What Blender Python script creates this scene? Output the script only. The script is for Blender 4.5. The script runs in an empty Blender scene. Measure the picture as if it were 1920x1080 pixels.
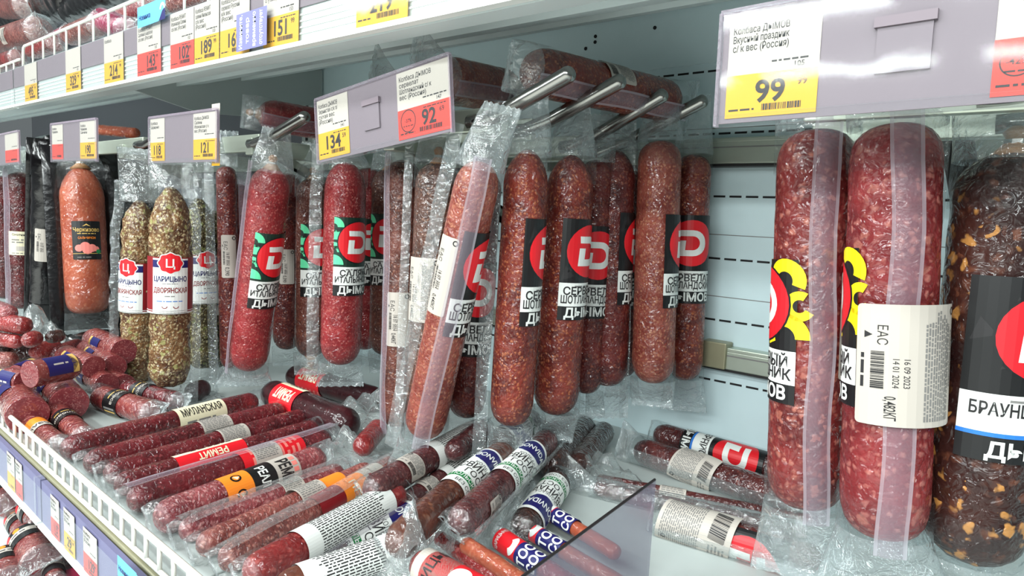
import bpy, bmesh, math, random
from mathutils import Vector as V, noise, Matrix
R = random.Random(7)
# ------------------------------------------------------------------ camera, world, lights
SC = bpy.context.scene
COL = SC.collection
H = 1.30                                   # camera height above the shop floor
FPX, YAW, PIT, ROL = 1234.46, .7018, .1055, .0494
EYE = V((0, 0, H))
_fw = V((-math.sin(YAW)*math.cos(PIT), math.cos(YAW)*math.cos(PIT), -math.sin(PIT)))
_rt = V((math.cos(YAW), math.sin(YAW), 0)); _up = _rt.cross(_fw)
RT = _rt*math.cos(ROL) + _up*math.sin(ROL); UP = -_rt*math.sin(ROL) + _up*math.cos(ROL); FW = _fw
cd = bpy.data.cameras.new('camera'); cd.sensor_width = 36; cd.lens = FPX/1920*36; cd.clip_start = .02
co = bpy.data.objects.new('camera', cd); COL.objects.link(co)
m = Matrix.Identity(4)
for i in range(3): m[i][0], m[i][1], m[i][2], m[i][3] = RT[i], UP[i], -FW[i], EYE[i]
co.matrix_world = m; SC.camera = co
vs = SC.view_settings
vs.view_transform = 'Standard'; vs.look = 'None'; vs.gamma = 1; vs.use_curve_mapping = False
vs.exposure = -0.44
SC.cycles.transparent_max_bounces = 18; SC.cycles.max_bounces = 7; SC.cycles.diffuse_bounces = 4; SC.cycles.glossy_bounces = 3
w = bpy.data.worlds.new('shop'); SC.world = w; w.use_nodes = True
w.node_tree.nodes['Background'].inputs[0].default_value = (.86, .97, 1, 1)
w.node_tree.nodes['Background'].inputs[1].default_value = .22

def lamp(x, y, z, sx, sy, power, tilt=0):
    l = bpy.data.lights.new('ceiling_light', 'AREA'); l.shape = 'RECTANGLE'; l.size = sx; l.size_y = sy
    l.energy = power; l.color = (.93, 1, .99)
    o = bpy.data.objects.new('ceiling_light', l); COL.objects.link(o)
    o.location = (x, y, z); o.rotation_euler = (tilt, 0, 0)
for ly, pw in ((-.55, 30), (-1.9, 52), (-3.6, 84), (-5.4, 90)):
    for lx in (-3.4, -1.7, 0, 1.7):
        lamp(lx, ly, 2.75, 1.4, .18, pw, math.radians(15))

def ray(u, v): return FW + RT*((u-960)/FPX) - UP*((v-540)/FPX)
def at_y(u, v, y): d = ray(u, v); return EYE + d*(y/d.y)
def at_z(u, v, z): d = ray(u, v); return EYE + d*((z)/d.z)        # z relative to the eye
def at_x(u, v, x): d = ray(u, v); return EYE + d*(x/d.x)
def at_d(u, v, d): return EYE + ray(u, v)*d
def depth(p): return (p-EYE).dot(FW)

WALL = 1.032; DECK = -.37; LOW = -.585        # wall plane y; decks, relative to the eye

# ------------------------------------------------------------------ materials
def nt(name):
    mt = bpy.data.materials.new(name); mt.use_nodes = True
    return mt, mt.node_tree.nodes, mt.node_tree.links, mt.node_tree.nodes['Principled BSDF']
def srgb(r, g, b):
    f = lambda c: (c/255/12.92) if c/255 <= .04045 else ((c/255+.055)/1.055)**2.4
    return (f(r), f(g), f(b), 1)
_pm = {}
def plain(rgb, rough=.5, metal=0, coat=0, bump=0, bscale=200, var=0):
    k = (rgb, rough, metal, coat, bump, var)
    if k in _pm: return _pm[k]
    mt, N, L, B = nt('paint'); _pm[k] = mt
    B.inputs['Base Color'].default_value = srgb(*rgb); B.inputs['Roughness'].default_value = rough
    B.inputs['Metallic'].default_value = metal; B.inputs['Coat Weight'].default_value = coat
    B.inputs['Coat Roughness'].default_value = .12
    if bump or var:
        tc = N.new('ShaderNodeTexCoord'); nz = N.new('ShaderNodeTexNoise'); nz.inputs['Scale'].default_value = bscale
        nz.inputs['Detail'].default_value = 4
        L.new(tc.outputs['Object'], nz.inputs['Vector'])
        if bump:
            bp = N.new('ShaderNodeBump'); bp.inputs['Strength'].default_value = bump; bp.inputs['Distance'].default_value = .002
            L.new(nz.outputs['Fac'], bp.inputs['Height']); L.new(bp.outputs['Normal'], B.inputs['Normal'])
        if var:
            mx = N.new('ShaderNodeMix'); mx.data_type = 'RGBA'
            a = srgb(*rgb); mx.inputs['A'].default_value = tuple(c*(1-var) for c in a[:3])+(1,)
            mx.inputs['B'].default_value = tuple(min(1, c*(1+var)) for c in a[:3])+(1,)
            L.new(nz.outputs['Fac'], mx.inputs['Factor']); L.new(mx.outputs['Result'], B.inputs['Base Color'])
    return mt

DIM = .70
def salami(name, dark, mid, fat, scale=230, fatamt=.35, bump=.5, rough=.38, coat=.55, wrinkle=.5, wscale=70, big=None, soft=.18):
    """mottled ground meat under a clinging film"""
    _s = globals()["srgb"]
    def srgb(*c):
        q = _s(*c); g = .3*q[0]+.6*q[1]+.1*q[2]; return tuple((x*.96+g*.04)*DIM for x in q[:3])+(1,)
    mt, N, L, B = nt(name)
    tc = N.new('ShaderNodeTexCoord'); oi = N.new('ShaderNodeObjectInfo')
    ad = N.new('ShaderNodeVectorMath'); ad.operation = 'MULTIPLY_ADD'
    L.new(oi.outputs['Random'], ad.inputs[0]); ad.inputs[1].default_value = (3.1, 1.7, 2.3); L.new(tc.outputs['Object'], ad.inputs[2])
    wn = N.new('ShaderNodeTexNoise'); wn.inputs['Scale'].default_value = scale*.8; L.new(ad.outputs[0], wn.inputs['Vector'])
    ws = N.new('ShaderNodeVectorMath'); ws.operation = 'MULTIPLY_ADD'; L.new(wn.outputs['Color'], ws.inputs[0])
    ws.inputs[1].default_value = (1.6/scale,)*3; L.new(ad.outputs[0], ws.inputs[2])
    vo = N.new('ShaderNodeTexVoronoi'); vo.inputs['Scale'].default_value = scale; L.new(ws.outputs[0], vo.inputs['Vector'])
    n2 = N.new('ShaderNodeTexNoise'); n2.inputs['Scale'].default_value = scale*.13; n2.inputs['Detail'].default_value = 3
    L.new(ad.outputs[0], n2.inputs['Vector'])
    cr = N.new('ShaderNodeValToRGB'); cr.color_ramp.elements[0].position = .38; cr.color_ramp.elements[1].position = .62
    cr.color_ramp.elements[0].color = srgb(*dark); cr.color_ramp.elements[1].color = srgb(*mid)
    L.new(n2.outputs['Fac'], cr.inputs[0])
    sp = N.new('ShaderNodeSeparateColor'); L.new(vo.outputs['Color'], sp.inputs[0])
    mr = N.new('ShaderNodeMapRange'); mr.inputs['From Min'].default_value = 1-fatamt-soft; mr.inputs['From Max'].default_value = 1-fatamt+soft
    L.new(sp.outputs[0], mr.inputs[0])
    md = N.new('ShaderNodeMapRange'); md.inputs['From Min'].default_value = .62; md.inputs['From Max'].default_value = .25
    L.new(vo.outputs['Distance'], md.inputs[0])
    mu = N.new('ShaderNodeMath'); mu.operation = 'MULTIPLY'; L.new(mr.outputs[0], mu.inputs[0]); L.new(md.outputs[0], mu.inputs[1])
    mx = N.new('ShaderNodeMix'); mx.data_type = 'RGBA'; L.new(mu.outputs[0], mx.inputs['Factor'])
    L.new(cr.outputs[0], mx.inputs['A']); mx.inputs['B'].default_value = srgb(*fat)
    out = mx.outputs['Result']
    # dark crevices between the grains are the meat's own colour
    if big:
        rgb, bs, amt = big
        v2 = N.new('ShaderNodeTexVoronoi'); v2.inputs['Scale'].default_value = bs; L.new(ws.outputs[0], v2.inputs['Vector'])
        s2 = N.new('ShaderNodeSeparateColor'); L.new(v2.outputs['Color'], s2.inputs[0])
        g2 = N.new('ShaderNodeMapRange'); g2.inputs['From Min'].default_value = 1-amt; g2.inputs['From Max'].default_value = 1-amt+.06; L.new(s2.outputs[1], g2.inputs[0])
        d2 = N.new('ShaderNodeMapRange'); d2.inputs['From Min'].default_value = .55; d2.inputs['From Max'].default_value = .38; L.new(v2.outputs['Distance'], d2.inputs[0])
        m2 = N.new('ShaderNodeMath'); m2.operation = 'MULTIPLY'; L.new(g2.outputs[0], m2.inputs[0]); L.new(d2.outputs[0], m2.inputs[1])
        x2 = N.new('ShaderNodeMix'); x2.data_type = 'RGBA'; L.new(m2.outputs[0], x2.inputs['Factor']); L.new(out, x2.inputs['A']); x2.inputs['B'].default_value = srgb(*rgb)
        out = x2.outputs['Result']
    L.new(out, B.inputs['Base Color'])
    B.inputs['Roughness'].default_value = rough+.12; B.inputs['Specular IOR Level'].default_value = .15; B.inputs['Coat Weight'].default_value = min(1, coat*1.3); B.inputs['Coat Roughness'].default_value = .07; B.inputs['Coat IOR'].default_value = 1.6
    bp = N.new('ShaderNodeBump'); bp.inputs['Strength'].default_value = bump; bp.inputs['Distance'].default_value = .0024; bp.invert = True
    L.new(vo.outputs['Distance'], bp.inputs['Height']); L.new(bp.outputs['Normal'], B.inputs['Normal'])
    wr = N.new('ShaderNodeTexNoise'); wr.inputs['Scale'].default_value = wscale; wr.inputs['Detail'].default_value = 1.6; wr.inputs['Distortion'].default_value = 1.8
    L.new(ad.outputs[0], wr.inputs['Vector'])
    b2 = N.new('ShaderNodeBump'); b2.inputs['Strength'].default_value = min(1, wrinkle*1.5); b2.inputs['Distance'].default_value = .006
    L.new(wr.outputs['Fac'], b2.inputs['Height']); L.new(b2.outputs['Normal'], B.inputs['Coat Normal'])
    return mt

def film(name, milk, tint, gloss=.05, bscale=90, bstr=.8, rough=.12, edge=.5):
    mt = bpy.data.materials.new(name); mt.use_nodes = True
    N, L = mt.node_tree.nodes, mt.node_tree.links; N.clear()
    out = N.new('ShaderNodeOutputMaterial'); tr = N.new('ShaderNodeBsdfTransparent'); tr.inputs[0].default_value = (.96, .97, .97, 1)
    df = N.new('ShaderNodeBsdfDiffuse'); df.inputs[0].default_value = srgb(*tint)
    tl = N.new('ShaderNodeBsdfTranslucent'); tl.inputs[0].default_value = srgb(*tint)
    gl = N.new('ShaderNodeBsdfGlossy'); gl.inputs['Roughness'].default_value = rough
    tc = N.new('ShaderNodeTexCoord'); nz = N.new('ShaderNodeTexNoise'); nz.inputs['Scale'].default_value = bscale
    nz.inputs['Detail'].default_value = 3; nz.inputs['Distortion'].default_value = 1.2
    L.new(tc.outputs['Object'], nz.inputs['Vector'])
    bp = N.new('ShaderNodeBump'); bp.inputs['Strength'].default_value = bstr; bp.inputs['Distance'].default_value = .006
    L.new(nz.outputs['Fac'], bp.inputs['Height'])
    for s in (gl, df): L.new(bp.outputs['Normal'], s.inputs['Normal'])
    m0 = N.new('ShaderNodeMixShader'); m0.inputs[0].default_value = .4; L.new(df.outputs[0], m0.inputs[1]); L.new(tl.outputs[0], m0.inputs[2])
    m1 = N.new('ShaderNodeMixShader'); L.new(tr.outputs[0], m1.inputs[1]); L.new(m0.outputs[0], m1.inputs[2])
    lw = N.new('ShaderNodeLayerWeight'); lw.inputs[0].default_value = .5; L.new(bp.outputs['Normal'], lw.inputs['Normal'])
    pw = N.new('ShaderNodeMath'); pw.operation = 'POWER'; pw.inputs[1].default_value = 3.5; L.new(lw.outputs['Facing'], pw.inputs[0])
    mk = N.new('ShaderNodeMath'); mk.operation = 'MULTIPLY_ADD'; mk.inputs[1].default_value = min(.45, milk*4); mk.inputs[2].default_value = milk; L.new(pw.outputs[0], mk.inputs[0]); L.new(mk.outputs[0], m1.inputs[0])
    ad = N.new('ShaderNodeMath'); ad.operation = 'MULTIPLY_ADD'; ad.inputs[1].default_value = edge; ad.inputs[2].default_value = gloss; L.new(pw.outputs[0], ad.inputs[0]); ad.use_clamp = True
    m2 = N.new('ShaderNodeMixShader'); L.new(ad.outputs[0], m2.inputs[0]); L.new(m1.outputs[0], m2.inputs[1]); L.new(gl.outputs[0], m2.inputs[2])
    L.new(m2.outputs[0], out.inputs[0])
    return mt

MT = dict(
    scot=salami('servelat', (98, 28, 22), (142, 52, 38), (190, 108, 70), 260, .34, .55),
    scotlight=salami('servelat_pale', (136, 56, 46), (168, 84, 68), (198, 128, 98), 250, .4, .6),
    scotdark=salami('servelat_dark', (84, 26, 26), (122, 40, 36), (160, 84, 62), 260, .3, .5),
    ital=salami('salami_red', (140, 28, 34), (170, 46, 50), (206, 110, 102), 300, .3, .4),
    brown=salami('salami_brown', (72, 46, 38), (100, 64, 52), (142, 100, 80), 280, .36, .6, coat=.7),
    italbrown=salami('salami_redbrown', (86, 46, 38), (120, 62, 50), (150, 96, 76), 280, .33, .5),
    prazd=salami('coarse_salami', (104, 30, 30), (142, 48, 46), (190, 112, 96), 170, .3, .55, wrinkle=.7, wscale=60, big=((176, 96, 80), 95, .10)),
    prazdred=salami('coarse_salami_red', (124, 30, 34), (158, 52, 54), (196, 114, 104), 170, .32, .5, wrinkle=.7, wscale=60, big=((184, 106, 94), 95, .12)),
    braun=salami('dark_nutty_salami', (46, 22, 20), (72, 36, 28), (116, 66, 46), 110, .24, .5, coat=.45, wrinkle=.6, big=((206, 142, 70), 92, .2)),
    herb=salami('herb_coat', (96, 60, 38), (150, 108, 66), (226, 206, 158), 210, .55, 1.0, rough=.6, coat=.45, wrinkle=.9, wscale=45, big=((176, 168, 104), 110, .22)),
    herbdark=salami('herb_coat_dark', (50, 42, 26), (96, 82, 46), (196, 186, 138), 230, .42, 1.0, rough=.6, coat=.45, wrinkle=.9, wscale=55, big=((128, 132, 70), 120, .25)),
    salmon=salami('salmon_sausage', (172, 78, 52), (196, 98, 66), (208, 126, 92), 160, .22, .25, coat=.6, wrinkle=.8, wscale=40),
    burg=salami('burgundy_sausage', (70, 16, 20), (104, 26, 30), (132, 50, 48), 260, .2, .25, rough=.3, coat=.9, wrinkle=.5),
    wine=salami('wine_sausage', (84, 14, 22), (122, 26, 36), (160, 70, 74), 240, .26, .3, rough=.28, coat=1, wrinkle=.55, wscale=90),
    wined=salami('dark_casing', (46, 12, 18), (66, 18, 25), (80, 26, 30), 200, .1, .08, rough=.35, coat=.5, wrinkle=.12),
    frost=salami('frosted_salami', (132, 44, 52), (168, 76, 80), (206, 138, 136), 200, .42, .6, rough=.3, coat=1, wrinkle=.9, wscale=120),
    frostbr=salami('frosted_brown_salami', (120, 52, 48), (160, 82, 74), (200, 132, 118), 210, .4, .6, rough=.3, coat=1, wrinkle=.9, wscale=110),
    red=salami('bright_red_sausage', (128, 24, 26), (164, 44, 44), (190, 84, 78), 220, .25, .3, rough=.3, coat=.9, wrinkle=.6),
    bon=salami('brown_casing', (84, 44, 34), (120, 64, 46), (140, 86, 62), 150, .2, .3, rough=.34, coat=.8, wrinkle=.5, wscale=45),
    bond=salami('purple_casing', (70, 28, 32), (104, 46, 48), (140, 84, 80), 260, .3, .4, rough=.34, coat=.7, wrinkle=.5),
    dk=salami('dark_smoked', (44, 22, 20), (70, 36, 30), (96, 54, 42), 240, .25, .4, rough=.34, coat=.8, wrinkle=.6),
    lie=salami('lying_salami', (70, 24, 26), (98, 38, 36), (124, 62, 54), 260, .25, .4, rough=.34, coat=.8, wrinkle=.6),
    half=salami('half_casing', (128, 42, 46), (158, 70, 66), (196, 120, 104), 220, .25, .3, rough=.3, coat=.9, wrinkle=.6),
    cut=salami('cut_face', (132, 46, 54), (150, 58, 64), (192, 116, 112), 420, .3, .08, rough=.3, coat=.7, wrinkle=.15),
    magenta=salami('marbled_ham', (150, 24, 70), (176, 48, 92), (214, 130, 156), 130, .3, .2, coat=.8),
    white=plain((226, 228, 224), .45), paper=plain((182, 174, 165), .55), cream=plain((228, 220, 188), .5),
    black=plain((16, 16, 18), .4), ink=plain((28, 26, 28), .5), grey=plain((120, 118, 116), .5), red_=plain((218, 24, 36), .4),
    yellow=plain((210, 156, 24), .5), tagred=plain((214, 54, 42), .5), blue=plain((40, 112, 196), .4), sky=plain((92, 178, 226), .45),
    navy=plain((24, 24, 92), .4), green=plain((20, 120, 62), .4), mint=plain((96, 216, 160), .4), dkgreen=plain((18, 44, 34), .4), orange=plain((244, 136, 36), .4),
    gold=plain((214, 176, 96), .4), darkred=plain((130, 20, 28), .4), violet=plain((112, 112, 168), .5), pink=plain((232, 130, 120), .5), amber=plain((246, 216, 20), .4),
    lilac=plain((118, 106, 114), .5, bump=.1, bscale=30), lilac2=plain((104, 102, 136), .5),
    wall=plain((206, 226, 230), .45, bump=.03, bscale=40, var=.03), steel=plain((176, 184, 182), .42, var=.05, bscale=12),
    shelf=plain((206, 216, 216), .4, var=.04, bscale=9), slot=plain((14, 16, 18), .7), nickel=plain((150, 150, 146), .22, 1),
    bar=plain((186, 194, 180), .35, .7, var=.08, bscale=30), barend=plain((150, 146, 120), .4, .4, var=.15, bscale=40), iron=plain((40, 38, 38), .5, .3),
    wire=plain((232, 230, 220), .35), clip=plain((190, 190, 186), .3, 1), casing=plain((150, 104, 60), .45), blackbag=plain((14, 13, 15), .22, 0, .6, bump=.8, bscale=60),
    film=film('clear_film', .15, (226, 240, 242), .12, 70, 1.0, .09, .8), weld=film('weld_line', .42, (216, 208, 220), .05, 200, .08, .2, .3), hem=film('bag_hem', .30, (226, 238, 240), .12, 150, .6, .12, .6), filmlight=film('thin_film', .04, (226, 238, 240), .06, 70, 1.0, .09, .6), cling=film('cling_film', .006, (226, 238, 240), .02, 70, .9, .1, .25),
    seam=film('milky_seam', .26, (204, 188, 204), .03, 200, .2, .2, .3), clear=film('clear_sheet', .03, (230, 235, 240), .015, 6, .05, .06, .35),
    fog=film('scuffed_acrylic', .30, (150, 146, 168), .04, 12, .1, .25, .3), crumple=film('crumpled_film', .15, (226, 234, 234), .12, 55, 1.0, .08, .8),
)
MT['aluminium'] = plain((206, 216, 214), .3, .35, var=.04, bscale=20)

# ------------------------------------------------------------------ object helpers
def thing(name, label, cat, loc, group=None):
    o = bpy.data.objects.new(name, None); COL.objects.link(o); o.location = loc; o.empty_display_size = .03
    o['label'] = label; o['category'] = cat
    if group: o['group'] = group
    return o
def mesh(name, verts, faces, mats, parent=None, loc=None, idx=None, smooth=False):
    base = V(loc or (0, 0, 0)); q = parent
    if parent: base = V((0, 0, 0))
    while q: base = base+V(q.location); q = q.parent
    me = bpy.data.meshes.new(name); me.from_pydata([tuple(V(v)-base) for v in verts], [], faces)
    for mt in (mats if isinstance(mats, (list, tuple)) else [mats]): me.materials.append(MT[mt] if isinstance(mt, str) else mt)
    if idx: me.polygons.foreach_set('material_index', idx)
    if smooth: me.polygons.foreach_set('use_smooth', [True]*len(faces))
    me.update()
    o = bpy.data.objects.new(name, me); COL.objects.link(o)
    if parent: o.parent = parent
    else: o.location = base
    return o
def tag(o, label, cat=None, group=None, kind=None):
    o['label'] = label
    if cat: o['category'] = cat
    if group: o['group'] = group
    if kind: o['kind'] = kind
    return o
def struct(o, label, cat):
    o['kind'] = 'structure'; o['label'] = label; o['category'] = cat; return o
def copypart(src, name, parent, loc):
    o = bpy.data.objects.new(name, src.data); COL.objects.link(o); o.parent = parent; o.location = V(loc)-V(parent.location) if parent else loc
    return o
BF = [(0, 1, 3, 2), (4, 6, 7, 5), (0, 4, 5, 1), (2, 3, 7, 6), (0, 2, 6, 4), (1, 5, 7, 3)]
def boxg(x0, x1, y0, y1, z0, z1): return [V((x, y, z)) for x in (x0, x1) for y in (y0, y1) for z in (z0, z1)], [tuple(f) for f in BF]
def box(name, x0, x1, y0, y1, z0, z1, mat, parent=None, loc=None, bev=0):
    v, f = boxg(x0, x1, y0, y1, z0, z1)
    o = mesh(name, v, f, mat, parent, loc if loc or parent else ((x0+x1)/2, (y0+y1)/2, z0))
    if bev:
        b = o.modifiers.new('bevel', 'BEVEL'); b.width = bev; b.segments = 2; b.limit_method = 'ANGLE'
    return o
def frame(a, ref):
    """n: the part of ref square to axis a; e: to the right seen from outside with a up"""
    n = (ref - a*ref.dot(a))
    if n.length < 1e-5: n = V((0, 0, 1)) - a*a.z
    n.normalize(); return n, a.cross(n)
def tube(pts, rad, seg=10, cap=True, round_end=False):
    pts = [V(p) for p in pts]; rads = rad if isinstance(rad, list) else [rad]*len(pts)
    if round_end:                                            # domed far end
        a = (pts[-1]-pts[-2]).normalized(); r = rads[-1]; base = pts[-1]
        for k in range(1, 5):
            q = k/4*math.pi/2; pts.append(base + a*r*.8*math.sin(q)); rads = rads + [max(r*math.cos(q), r*.04)]
    vs_, fs = [], []
    ref = V((.31, .2, .93))
    for i, p in enumerate(pts):
        a = (pts[min(i+1, len(pts)-1)]-pts[max(i-1, 0)]).normalized()
        n, e = frame(a, ref)
        ref = n
        for k in range(seg):
            q = 2*math.pi*k/seg; vs_.append(p + (n*math.cos(q)+e*math.sin(q))*rads[i])
    for i in range(len(pts)-1):
        for k in range(seg): fs.append((i*seg+k, i*seg+(k+1) % seg, (i+1)*seg+(k+1) % seg, (i+1)*seg+k))
    if cap: fs.append(tuple(range(seg-1, -1, -1))); fs.append(tuple((len(pts)-1)*seg+k for k in range(seg)))
    return vs_, fs

# ------------------------------------------------------------------ flat print: shapes in metres, later bent round what they stick to
_tx = {}
def glyphs(s, bold):
    k = (s, bold)
    if k not in _tx:
        c = bpy.data.curves.new('t', 'FONT'); c.body = s; c.offset = bold; c.resolution_u = 3; c.align_x = 'LEFT'
        o = bpy.data.objects.new('t', c); COL.objects.link(o)
        dg = bpy.context.evaluated_depsgraph_get(); dg.update()
        me = o.evaluated_get(dg).to_mesh()
        _tx[k] = ([(v.co.x, v.co.y) for v in me.vertices], [tuple(p.vertices) for p in me.polygons])
        o.evaluated_get(dg).to_mesh_clear(); bpy.data.objects.remove(o); bpy.data.curves.remove(c)
    return _tx[k]
class Print:
    def __init__(s): s.p = []
    def poly(s, pts, mat, l=0): s.p.append(([tuple(q) for q in pts], [tuple(range(len(pts)))], mat, l)); return s
    def rect(s, x0, y0, x1, y1, mat, l=0, rnd=0):
        if not rnd: return s.poly([(x0, y0), (x1, y0), (x1, y1), (x0, y1)], mat, l)
        pts = []
        for cx, cy, a in ((x1-rnd, y0+rnd, -90), (x1-rnd, y1-rnd, 0), (x0+rnd, y1-rnd, 90), (x0+rnd, y0+rnd, 180)):
            for k in range(4): q = math.radians(a+30*k); pts.append((cx+rnd*math.cos(q), cy+rnd*math.sin(q)))
        return s.poly(pts, mat, l)
    def disc(s, x, y, r, mat, l=1, n=28, sc=0): return s.poly([(x+r*(1+sc*math.cos(8*2*math.pi*k/n))*math.cos(2*math.pi*k/n), y+r*(1+sc*math.cos(8*2*math.pi*k/n))*math.sin(2*math.pi*k/n)) for k in range(n)], mat, l)
    def arc(s, x, y, r0, r1, a0, a1, mat, l=1, n=14):
        A = [math.radians(a0+(a1-a0)*k/n) for k in range(n+1)]
        v = [(x+r0*math.cos(q), y+r0*math.sin(q)) for q in A]+[(x+r1*math.cos(q), y+r1*math.sin(q)) for q in A]
        s.p.append((v, [(k, k+1, n+2+k, n+1+k) for k in range(n)], mat, l)); return s
    def text(s, t, x, y, size, mat='ink', l=2, al='C', rot=0, bold=.012, sx=1, maxw=None):
        v, f = glyphs(t, bold)
        if not v: return s
        w_ = max(q[0] for q in v)-min(q[0] for q in v)
        if maxw and w_*size*sx > maxw: sx = maxw/(w_*size)
        x0 = min(q[0] for q in v); off = {'C': x0+w_/2, 'L': x0, 'R': x0+w_}[al]
        c, n_ = math.cos(rot), math.sin(rot)
        o = []
        for a, b in v:
            a, b = (a-off)*size*sx, b*size; o.append((x+a*c-b*n_, y+a*n_+b*c))
        s.p.append((o, f, mat, l)); return s
    def fine(s, x0, y0, x1, y1, row, mat='grey', l=1, fill=.5, vert=False):
        """rows of print too small to read"""
        if vert:
            t = Print().fine(y0, x0, y1, x1, row, mat, l, fill)
            for v, f, mm, ll in t.p: s.p.append(([(b, a) for a, b in v], [tuple(reversed(q)) for q in f], mm, ll))
            return s
        y = y1-row; v, f = [], []
        while y >= y0:
            x = x0; xe = x1-R.random()*.15*(x1-x0)
            while x < xe:
                d = row*R.uniform(.8, 3.2); e = min(x+d, xe); n = len(v)
                v += [(x, y), (e, y), (e, y+row*fill), (x, y+row*fill)]; f.append((n, n+1, n+2, n+3)); x = e+row*.5
            y -= row
        if v: s.p.append((v, f, mat, l))
        return s
    def bars(s, x0, y0, x1, y1, mat='ink', l=2, vert=False):
        v, f = [], []; lo, hi = (y0, y1) if vert else (x0, x1); q = lo; u = (hi-lo)/62
        while q < hi:
            d = u*R.choice((1, 1, 2, 3)); n = len(v); e = min(q+d, hi)
            v += [(x0, q), (x1, q), (x1, e), (x0, e)] if vert else [(q, y0), (e, y0), (e, y1), (q, y1)]
            f.append((n, n+1, n+2, n+3)); q = e+u*R.choice((1, 1, 2))
        s.p.append((v, f, mat, l)); return s
    def dlogo(s, x, y, r, l=1):
        s.disc(x, y, r, 'red_', l)
        k = r*1.12; pts = [(-.46, .5), (.05, .5)]
        pts += [(.05+.5*math.cos(math.radians(a)), .5*math.sin(math.radians(a))) for a in range(75, -90, -15)]
        pts += [(.05, -.5), (-.50, -.5), (-.46, .10), (-.20, .10), (-.23, -.27), (.03, -.27)]
        pts += [(.03+.27*math.cos(math.radians(a)), .27*math.sin(math.radians(a))) for a in range(-75, 90, 15)]
        pts += [(.03, .27), (-.44, .27)]
        return s.poly([(x+a*k, y+b*k) for a, b in pts], 'white', l+1)
    def scaled(s, kx, ky):
        t = Print(); t.p = [([(a*kx, b*ky) for a, b in v], f, mm, l) for v, f, mm, l in s.p]; return t
    def turned(s, deg):
        c, n = math.cos(math.radians(deg)), math.sin(math.radians(deg)); t = Print()
        t.p = [([(a*c-b*n, a*n+b*c) for a, b in v], f, mm, l) for v, f, mm, l in s.p]; return t
    def build(s, name, parent, mapf, step=None, loc=None, lift=.00025, off=0, ystep=None):
        bm = bmesh.new(); mats = []
        for v, f, mm, l in s.p:
            if mm not in mats: mats.append(mm)
            bv = [bm.verts.new((a, b, l)) for a, b in v]
            for q in f:
                try: fc = bm.faces.new([bv[i] for i in q]); fc.material_index = mats.index(mm)
                except ValueError: pass
        bmesh.ops.triangulate(bm, faces=[f for f in bm.faces if len(f.verts) > 4])
        if step:
            xs = [v.co.x for v in bm.verts]; lo, hi = min(xs), max(xs); k = math.ceil((lo+off)/step)
            while k*step-off < hi:
                bmesh.ops.bisect_plane(bm, geom=bm.verts[:]+bm.edges[:]+bm.faces[:], plane_co=(k*step-off, 0, 0), plane_no=(1, 0, 0)); k += 1
        if ystep:
            ys = [v.co.y for v in bm.verts]; k = math.ceil(min(ys)/ystep); hi = max(ys)
            while k*ystep < hi:
                bmesh.ops.bisect_plane(bm, geom=bm.verts[:]+bm.edges[:]+bm.faces[:], plane_co=(0, k*ystep, 0), plane_no=(0, 1, 0)); k += 1
        base = V(parent.location) if parent else V(loc)
        for v in bm.verts: v.co = mapf(v.co.x, v.co.y, v.co.z*lift)-base
        me = bpy.data.meshes.new(name); bm.to_mesh(me); bm.free()
        for mm in mats: me.materials.append(MT[mm])
        o = bpy.data.objects.new(name, me); COL.objects.link(o)
        if parent: o.parent = parent
        else: o.location = base
        return o
    def flip(s):
        s.p = [([(-a, b) for a, b in v], [tuple(reversed(q)) for q in f], mm, l) for v, f, mm, l in s.p]; return s

# ------------------------------------------------------------------ the prints
def pr_id(bg, line1, line2, brand='ДЫМОВ', small='колбаса сырокопченая', w_=.086, h=.136, extra=None):
    p = Print(); a, b = -w_/2, w_/2; t = h/2; bot = -h/2; b1 = bot+h*.137; b2 = bot+h*.37
    p.rect(a, b2, b, t, bg)
    if bg == 'dkgreen':
        for k in range(4):
            for q in (0, 1):
                x0 = a if q == 0 else b; y0 = b2+.004+k*.0215; r0 = .006 if k % 2 else 0; r1 = .017
                q0, q1 = ((0, 90) if q == 0 else (90, 180)); p.arc(x0, y0, r0, r1, q0, q1, 'mint', 1, 8)
        p.rect(a, b2+.03, b, b2+.036, 'black', 1); p.rect(a, b2+.06, b, b2+.066, 'black', 1)
    elif bg == 'amber':
        p.rect(a, b2, b, t, 'black', .3)
        for q in (-1, 1):
            p.arc(q*w_*.34, t-.020, .009, .021, -20, 290 if q > 0 else 330, 'amber', 1, 24); p.arc(q*w_*.36, b2+.012, .011, .024, 0, 200, 'amber', 1, 24)
            p.arc(q*w_*.52, (t+b2)/2, .006, .014, 60, 330, 'amber', 1, 24)
    elif bg == 'black':
        for k in range(9):
            x, y = R.uniform(a, b-.02), R.uniform(b2, t-.02); p.poly([(x, y), (x+.018, y+.006), (x+.006, y+.02)], 'ink', .5)
    p.disc(0, (t+b2)/2, .0375, 'black', 1.2); p.dlogo(0, (t+b2)/2, .0355, 1.6)
    p.rect(a, b1, b, b2, 'white'); p.rect(a, bot, b, b1, 'black')
    if extra: p.rect(a, b1, b, b1+.0035, extra, 1)
    p.fine(-.022, b2-.006, .026, b2-.0015, .004)
    p.text(line1, 0, b2-h*.115, .0145, maxw=w_*.86, bold=.02)
    if line2: p.text(line2, 0, b2-h*.2, .0145, maxw=w_*.92, bold=.02)
    p.text(brand, 0, bot+.004, .0175, 'white', maxw=w_*.94, bold=.03)
    return p
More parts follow.
